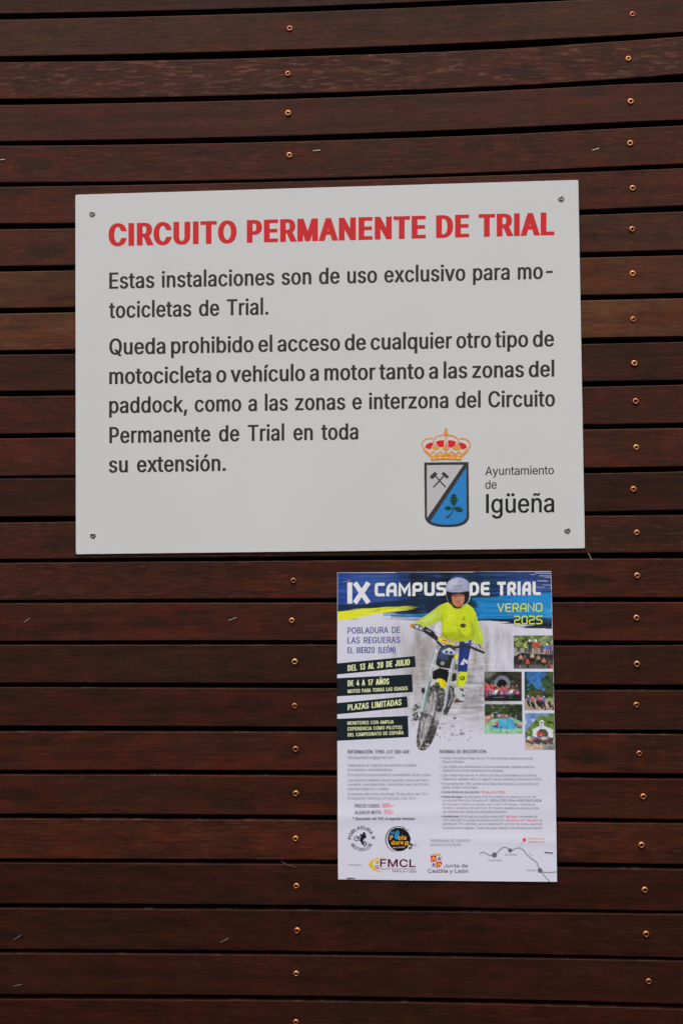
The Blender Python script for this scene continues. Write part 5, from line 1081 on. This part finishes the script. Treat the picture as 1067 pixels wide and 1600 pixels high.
# the helmet overlaps the headline's last letter: the rider is printed over it
A.build('title_lettering', PAPER_INK, poster)
A = Art(lambda P, l: paper_surf(P, l + 1.0e-4))
square_line(A, 'VERANO', (776.6, 956.4), (846.8, 955.8), 13.6, 1.9, LIME, .13)
square_line(A, '2025', (802.8, 975.8), (846.8, 975.4), 13.6, 1.9, LIME, .13)
A.build('season_lettering', PAPER_INK, poster)
A = Art(lambda P, l: paper_surf(P, l + 1.0e-4))
text_line(A, 'POBLADURA DE', (543.1, 990.0), (624.9, 988.9), 9.8, BLUE, .15, .13, .5)
text_line(A, 'LAS REGUERAS', (543.1, 1005.3), (624.9, 1004.6), 9.8, BLUE, .15, .13, .5)
text_line(A, 'EL BIERZO (LEÓN)', (543.1, 1020.5), (617.6, 1019.8), 9.2, BLUE, .15, .13, .5)
A.build('place_lettering', PAPER_INK, poster)
K4 = zoomed(520, 1010, 7.113); BX, YE = (22, 34, 40), (212, 214, 166)
for box, rows in (([(48, 188), (910, 107), (920, 228), (48, 312)], [('DEL 13 AL 20 DE JULIO', (165, 275), (855, 207), 9.5, .19)]),
                  ([(48, 353), (878, 310), (888, 508), (48, 555)], [('DE 4 A 17 AÑOS', (165, 443), (625, 420), 9.2, .19), ('MOTOS PARA TODAS LAS EDADES', (165, 520), (830, 485), 5.8, .18)]),
                  ([(48, 630), (822, 555), (832, 678), (48, 755)], [('PLAZAS LIMITADAS', (165, 712), (762, 652), 9.3, .19)]),
                  ([(48, 805), (832, 772), (840, 1010), (48, 1050)], [('MONITORES CON AMPLIA', (162, 872), (675, 858), 5.5, .18), ('EXPERIENCIA COMO PILOTOS', (165, 937), (768, 918), 5.5, .18), ('DEL CAMPEONATO DE ESPAÑA', (165, 1003), (785, 978), 5.5, .18)])):
    A = Art(lambda P, l: paper_surf(P, l + 6e-5))
    A.patch(K4(*box), BX); bx = A.build('dark_label_strip', PAPER_INK, poster)
    A = Art(lambda P, l: paper_surf(P, l + 2.4e-4))
    for s, a, b, cap, st in rows: text_line(A, s, K4(a)[0], K4(b)[0], cap, YE, st, .15, .42)
    A.build('strip_lettering', PAPER_INK, bx)
GY, DKT, RDT = (104, 102, 118), (52, 50, 58), (206, 48, 58)
def rows(A, K, items, st=.115):
    for s, x0, x1, y, cap, col, stem in items:
        text_line(A, s, K((x0, y))[0], K((x1, y))[0], cap, col, stem, .12 if stem < .14 else .14, .36)
K6 = zoomed(520, 1155, 5.928); A = Art(lambda P, l: paper_surf(P, l + 1e-4)); cap = 4.1
rows(A, K6, [('INFORMACIÓN: TFNO. 617 580 408', 138, 705, 134, 5.7, DKT, .145), ('tibospobladura@gmail.com', 140, 565, 183, 4.6, GY, .11),
  ('Alojamiento en régimen de pensión completa,', 138, 775, 254, cap, GY, .11), ('actividades y entretenimiento.', 138, 553, 295, cap, GY, .11),
  ('El motoclub proporcionará el combustible de las motos.', 138, 910, 343, cap, GY, .11),
  ('Los alumnos deberán llevar: guantes, botas de trial o', 138, 885, 392, cap, GY, .11), ('montaña, ropa deportiva y de piscina, saco de dormir,', 138, 888, 431, cap, GY, .11), ('neceser higiénico y toallas.', 138, 518, 472, cap, GY, .11),
  ('Comienzo del curso: domingo 13 de julio a las 12 h.', 138, 880, 520, cap, GY, .11), ('Finalización: domingo 20 de julio a las 12 h.', 138, 768, 560, cap, GY, .11),
  ('PRECIO CURSO:', 203, 437, 634, 5.4, DKT, .14), ('500', 455, 525, 634, 6.8, RDT, .135), ('€ *', 535, 567, 632, 3.6, RDT, .14),
  ('ALQUILER MOTO:', 203, 450, 693, 5.4, DKT, .14), ('150', 470, 537, 693, 6.8, RDT, .135), ('€', 545, 560, 692, 3.6, RDT, .14),
  ('* Descuento del 10% al segundo hermano', 183, 758, 749, 4.6, DKT, .16)])
A.build('information_lettering', PAPER_INK, poster)
K7 = zoomed(680, 1155, 5.472); A = Art(lambda P, l: paper_surf(P, l + 1e-4)); cap = 3.7
rows(A, K7, [('NORMAS DE INSCRIPCIÓN:', 37, 438, 122, 5.6, DKT, .15),
  ('Podrán inscribirse niñ@s de 4 a 17 años de edad (ambos inclusive).', 60, 838, 173, cap, GY, .11), ('Plazas limitadas.', 60, 247, 204, cap, GY, .11),
  ('L@s niñ@s que pertenezcan a otras comunidades, deberán estar en', 60, 842, 246, cap, GY, .11), ('posesión de Licencia Federativa Homologada.', 60, 580, 278, cap, GY, .11),
  ('L@s niñ@s mayores de 14 años o de otras comunidades sin Licencia', 60, 858, 319, cap, GY, .11), ('Federativa, deberán sacar un seguro que se obtendrá a través de la FMCL.', 60, 915, 352, cap, GY, .11),
  ('Documentación: DNI, cartilla de la Seguridad Social y autorización del', 60, 877, 392, cap, GY, .11), ('padre, madre o tutor legal.', 60, 360, 422, cap, GY, .11),
  ('Fecha límite de inscripción:', 60, 382, 463, cap, DKT, .16), ('15 de junio 2025', 393, 597, 463, cap, RDT, .14),
  ('Forma de pago:', 60, 235, 503, cap, DKT, .17), ('Se abonarán 200 € al realizar la reserva en el Nº. de', 246, 857, 503, cap, GY, .11),
  ('cuenta del Motoclub Pobladura R.:', 60, 460, 534, cap, GY, .11), ('ES04 2103 4266 4100 3342 4028', 472, 905, 534, cap, DKT, .16),
  ('Es necesario notificar el ingreso vía e-mail o Whatsapp, indicando el', 60, 850, 567, cap, GY, .11), ('nombre y apellidos del alumno/a. El importe restante se abonará el día', 62, 882, 598, cap, GY, .11), ('de comienzo del campus en la propia recepción.', 62, 612, 629, cap, GY, .11),
  ('Anulaciones:', 65, 207, 670, cap, DKT, .17), ('Si la baja se produce antes del', 217, 575, 670, cap, GY, .11), ('1 de junio,', 583, 705, 670, cap, RDT, .14), ('se perderá el', 716, 868, 670, cap, GY, .11),
  ('25% del total. Si la baja se produce entre el', 65, 576, 702, cap, GY, .11), ('1 de junio y el 1 de julio,', 585, 878, 702, cap, RDT, .14), ('se', 888, 912, 702, cap, GY, .11),
  ('perderá el 75% del total. La no presentación al inicio del curso supondrá', 65, 910, 734, cap, GY, .11), ('la pérdida de lo pagado. Todas las bajas deberán comunicarse por escrito.', 65, 915, 768, cap, GY, .11)])
for x, y in ((43, 162), (43, 236), (44, 309), (45, 381), (46, 454), (46, 494), (49, 661)): A.ellipse(*K7((x, y))[0], .75, .75, DKT, n=10)
A.build('rules_lettering', PAPER_INK, poster)

# ---- logos along the bottom
K8 = zoomed(520, 1275, 5.928); S8 = 5.928; INKY = (32, 30, 34)
PS = lambda P, l: paper_surf(P, l + 8e-5)
A = Art(PS); q = K8((265, 216))[0]
text_line(A, 'POBLADURA R', q, q, 5.4, INKY, .19, .17, .5, arc=(*q, 92 / S8, R_(-180), R_(0), False))
text_line(A, 'MOTOCLUB', q, q, 5.4, INKY, .19, .17, .4, arc=(*q, 111 / S8, R_(154), R_(26), True))
A.ellipse(*K8((219, 210))[0], 26 / S8, 24 / S8, INKY, ring=.70); A.ellipse(*K8((219, 210))[0], 5 / S8, 5 / S8, INKY); A.ellipse(*K8((293, 256))[0], 20 / S8, 23 / S8, INKY, ring=.62); A.ellipse(*K8((293, 256))[0], 5 / S8, 5 / S8, INKY)
A.poly(K8((252, 165), (285, 172), (300, 165), (310, 185), (305, 205), (285, 212), (280, 235), (262, 240), (248, 225), (252, 205), (262, 190)), INKY)
A.ellipse(*K8((288, 161))[0], 13 / S8, 12 / S8, INKY); A.stroke(K8((222, 208), (250, 190), (262, 178)), 8 / S8, INKY); A.stroke(K8((262, 232), (275, 245), (292, 256)), 9 / S8, INKY); A.stroke(K8((250, 225), (268, 245), (272, 262)), 8 / S8, INKY)
A.stroke(K8((250, 168), (262, 176)), 5 / S8, INKY); A.build('motoclub_badge', PAPER_INK, poster)
A = Art(PS); q = K8((610, 218))[0]; BK = (24, 22, 24)
rp = random.Random(4)
A.poly([(q[0] + math.cos(t) * (108 + rp.uniform(-3, 3)) / S8, q[1] + math.sin(t) * (110 + rp.uniform(-3, 3)) / S8) for t in np.linspace(0, 6.2832, 60, endpoint=False)], BK)
A.stroke([(q[0] + math.cos(t) * 122 / S8, q[1] + math.sin(t) * 121 / S8) for t in np.linspace(R_(110), R_(318), 30)], (.4, 1.3, 1.6, 1.0, .3), BK)
A.stroke([(q[0] + math.cos(t) * 104 / S8, q[1] + math.sin(t) * 106 / S8) for t in np.linspace(R_(100), R_(215), 20)], (.2, 1.0, .8, .2), (225, 222, 232))
for k in range(26):
    t = rp.random(); A.ellipse(*K8((700 + t * 110, 285 + rp.gauss(0, 16) - t * 8))[0], rp.uniform(2, 13) * (1.1 - t) / S8, rp.uniform(2, 9) * (1.1 - t) / S8, BK, rp.random(), 9)
for k in range(9): A.ellipse(*K8((640 + k * 9, 108 + k * 4 + rp.gauss(0, 5)))[0], rp.uniform(2, 7) / S8, rp.uniform(1.5, 4) / S8, BK, rp.random(), 9)
CY, AM = (38, 132, 190), (232, 152, 38)
A.ellipse(*K8((598, 155))[0], 18 / S8, 20 / S8, CY); A.ellipse(*K8((555, 158))[0], 18 / S8, 13 / S8, CY, ring=.5); A.poly(K8((575, 170), (610, 172), (604, 200), (596, 216), (575, 212), (570, 190)), CY); A.ellipse(*K8((601, 150))[0], 7 / S8, 6 / S8, (24, 60, 90)); A.stroke(K8((560, 150), (580, 175)), 8 / S8, CY)
text_line(A, 'P', K8((526, 224))[0], K8((556, 220))[0], 7.4, AM, .24, .2, lift=6e-4)
text_line(A, 'bla', K8((604, 222))[0], K8((680, 218))[0], 6.8, AM, .24, .2, lift=6e-4)
text_line(A, 'dura', K8((540, 268))[0], K8((652, 262))[0], 6.8, AM, .24, .2, lift=6e-4)
text_line(A, 'R', K8((666, 278))[0], K8((704, 274))[0], 7.4, AM, .24, .2, lift=6e-4)
text_line(A, 'TRIAL SCHOOL', K8((552, 298))[0], K8((668, 294))[0], 2.0, (200, 198, 206), .18, .16, lift=6e-4)
A.build('round_club_logo', PAPER_INK, poster)
A = Art(PS); MR = (88, 26, 52)
cres = smooth_line([(508, 385), (440, 388), (372, 402), (332, 440), (352, 484), (400, 508), (455, 516)], 4) + smooth_line([(455, 513), (410, 495), (378, 462), (372, 432), (392, 408), (440, 394), (508, 386)], 4)
A.poly(K8(*cres), (232, 176, 40))
text_line(A, 'FMCL', K8((436, 472))[0], K8((764, 474))[0], 12.4, MR, .22, .17, .4)
A.poly(K8((398, 416), (424, 416), (424, 444), (398, 444)), (226, 150, 50)); A.poly(K8((404, 410), (410, 410), (410, 418), (404, 418)), (226, 150, 50)); A.poly(K8((414, 410), (420, 410), (420, 418), (414, 418)), (226, 150, 50))
A.stroke(K8((424, 462), (400, 460), (394, 472), (410, 478), (424, 470)), .9, (120, 60, 110), curve=3); A.stroke(K8((404, 484), (428, 482)), .8, (120, 60, 110))
text_line(A, 'FEDERACIÓN DE MOTOCICLISMO', K8((434, 496))[0], K8((768, 498))[0], 2.1, (110, 60, 84), .16, .14, .3)
text_line(A, 'CASTILLA Y LEÓN', K8((550, 520))[0], K8((768, 523))[0], 2.9, (60, 40, 56), .17, .15, .4)
text_line(A, 'COLABORA:', K8((143, 460))[0], K8((268, 461))[0], 2.5, GY, .12, .11)
A.build('federation_logo', PAPER_INK, poster)
K9 = zoomed(660, 1285, 4.85); S9 = 4.85; A = Art(PS)
text_line(A, 'PROGRAMA DE DEPORTE', K9((62, 148))[0], K9((360, 148))[0], 3.9, GY, .11, .1, .45); text_line(A, 'EN EDAD ESCOLAR', K9((62, 179))[0], K9((290, 179))[0], 3.9, GY, .11, .1, .32)
A.build('programme_lettering', PAPER_INK, poster)
A = Art(PS); CR, PU, GO = (186, 46, 44), (130, 52, 110), (232, 160, 56)
A.poly(K9((62, 250), (104, 250), (104, 297), (62, 297)), CR); A.poly(K9((104, 297), (145, 297), (145, 318), (130, 338), (104, 344)), CR)
A.stroke(K9((62, 297), (62, 320), (76, 338), (104, 344)), .35, (170, 120, 140)); A.stroke(K9((104, 250), (145, 250), (145, 297)), .35, (170, 120, 140))
for ox, oy in ((83, 274), (125, 319)):
    A.poly(K9((ox - 13, oy + 17), (ox - 13, oy - 6), (ox - 7, oy - 6), (ox - 7, oy - 14), (ox + 7, oy - 14), (ox + 7, oy - 6), (ox + 13, oy - 6), (ox + 13, oy + 17), (ox + 4, oy + 17), (ox + 4, oy + 4), (ox - 4, oy + 4), (ox - 4, oy + 17)), GO)
for ox, oy in ((125, 273), (83, 319)):
    A.stroke(K9((ox - 10, oy + 15), (ox - 2, oy + 6), (ox + 2, oy - 4), (ox - 6, oy - 12)), (1.0, 1.7, 1.4, .9), PU, curve=3); A.stroke(K9((ox + 2, oy + 4), (ox + 12, oy + 14)), .9, PU); A.stroke(K9((ox, oy - 2), (ox - 12, oy - 2)), .8, PU); A.stroke(K9((ox + 4, oy + 6), (ox + 14, oy - 2), (ox + 10, oy - 14)), .7, PU, curve=3)
A.poly(K9((74, 244), (70, 222), (82, 232), (90, 216), (98, 232), (104, 214), (111, 232), (120, 216), (126, 232), (138, 222), (134, 244)), (226, 190, 158))
A.stroke(K9((72, 240), (136, 240)), .8, (214, 150, 90))
text_line(A, 'Junta de', K9((162, 341))[0], K9((343, 341))[0], 5.6, (56, 52, 62), .17, .14, .42); text_line(A, 'Castilla y León', K9((40, 381))[0], K9((343, 382))[0], 5.8, (56, 52, 62), .18, .15, .42)
A.build('regional_logo', PAPER_INK, poster)
A = Art(PS); RG = (138, 136, 142)
A.stroke(K9((432, 238), (460, 225), (500, 245), (530, 252), (552, 240), (585, 208), (610, 189), (640, 193), (665, 212), (690, 204), (720, 192), (745, 200), (768, 214), (790, 245), (830, 278), (860, 298), (874, 330), (886, 362), (915, 376), (960, 378), (1012, 374)), 1.75, RG, curve=3)
A.stroke(K9((888, 363), (925, 408), (962, 449)), 1.6, RG); A.stroke(K9((735, 194), (748, 160), (768, 132), (780, 104)), .6, RG, curve=3)
for x, y, r, col in ((543, 246, 20, (98, 96, 102)), (662, 211, 16, (98, 96, 102)), (888, 363, 18, (98, 96, 102)), (769, 131, 12, (204, 36, 34))): A.ellipse(*K9((x, y))[0], r / S9, r / S9, col)
PK = (206, 96, 116)
for s, a, b, cap, col in (('Ponferrada', (497, 293), (598, 293), 3.0, GY), ('Bembibre', (625, 250), (715, 250), 3.0, GY), ('Astorga', (785, 368), (855, 368), 3.0, GY), ('A-6', (803, 240), (832, 256), 2.8, GY), ('Pobladura de', (798, 128), (925, 128), 3.0, PK), ('las Regueras', (800, 152), (918, 152), 3.0, PK)):
    text_line(A, s, K9(a)[0], K9(b)[0], cap, col, .12, .11, .36)
A.build('route_map', PAPER_INK, poster)

# ================================================================== STAPLES
def staple_geometry(p, q, y, proud, r=.00038, legs=.004):
    """Flat wire between two wall points, with legs going back into the wood."""
    p, q = Vector(p), Vector(q); d = (q - p).normalized(); up = Vector((0, -1, 0)); s = d.cross(up).normalized()
    path = [p + Vector((0, legs, 0)), p, q, q + Vector((0, legs, 0))]
    V, Fc = [], []; dirs = [d, (d + up).normalized(), (d - up).normalized(), d]
    offs = [(-d, up)]
    for k, c_ in enumerate(path):
        o = [(-d) * r, (-d + up) * r, (d + up) * r, d * r][k]; i_ = [d * r, (d - up) * r, (-d - up) * r, -d * r][k]
        c0 = c_ + o * 1.0; c1 = c_ + i_ * 1.0
        V += [c0 + s * r * 1.6, c0 - s * r * 1.6, c1 - s * r * 1.6, c1 + s * r * 1.6]
    for k in range(3):
        for j in range(4): Fc.append((k * 4 + j, k * 4 + (j + 1) % 4, (k + 1) * 4 + (j + 1) % 4, (k + 1) * 4 + j))
    Fc += [(3, 2, 1, 0), (12, 13, 14, 15)]
    return [tuple(v) for v in V], Fc
# holding the poster
for a, b in (((536.8, 909.5), (547.2, 907.2)), ((541.9, 1372.0), (553.7, 1371.5)), ((850.7, 1330.8), (863.1, 1332.4))):
    p, q = at(*a, .0025), at(*b, .0025); dp = paper_depth([a, b]); p.y = -dp[0] - .0006; q.y = -dp[1] - .0006
    V, Fc = staple_geometry(p, q, 0, 0); mesh_object('staple', V, Fc, STEEL, poster)
# left behind in the boards by earlier notices
for a, b, lab in (((489.6, 235.9), (500.2, 234.8), 'short silver staple above the white panel, right of a copper screw'),
                  ((924.8, 235.3), (934.9, 231.8), 'tilted silver staple above the right corner of the white panel'),
                  ((-4, 250.6), (8, 249.4), 'silver staple cut by the left edge of the picture, above the white panel'),
                  ((39.5, 972.0), (47, 965.8), 'small tilted staple far left, on the second board below the white panel'),
                  ((357.7, 969.3), (370, 964.8), 'thin bright staple on the board left of the poster heading'),
                  ((918.7, 864.6), (923.6, 875.0), 'steep staple leg sticking out across the gap under the right corner of the white panel'),
                  ((345, 1472), (357, 1466), 'tilted staple on the dark board below and left of the poster'),
                  ((23, 1467.5), (34, 1461), 'tilted staple in the lower left corner, upper of two'),
                  ((22.5, 1540.2), (35, 1537.8), 'nearly level staple in the lower left corner, lowest of all')):
    p, q = at(*a), at(*b); p.y = q.y = -.0011
    V, Fc = staple_geometry(p, q, 0, 0, .00032); o = mesh_object('staple', V, Fc, STEEL); tag(o, lab, 'staple', 'old staples left in the boards')
p = [at(437, 1344.7), at(445, 1349), at(454, 1352.5), at(463, 1355)]
for v, y in zip(p, (.004, -.001, -.0018, -.0012)): v.y = y
SPL = noisy_mat('splintered_wood', (.16, .085, .06), .7, spec=.2)
V, Fc = [], []
for k, v in enumerate(p):
    r = (.0002, .0006, .0005, .0002)[k]; V += [(v.x, v.y - r, v.z + r), (v.x, v.y - r, v.z - r), (v.x, v.y + r, v.z - r), (v.x, v.y + r, v.z + r)]
for k in range(3):
    for j in range(4): Fc.append((k * 4 + j, k * 4 + (j + 1) % 4, (k + 1) * 4 + (j + 1) % 4, (k + 1) * 4 + j))
Fc += [(3, 2, 1, 0), (12, 13, 14, 15)]
o = mesh_object('splinter', V, Fc, SPL); tag(o, 'thin wooden splinter poking out of the gap left of the poster foot', 'splinter')
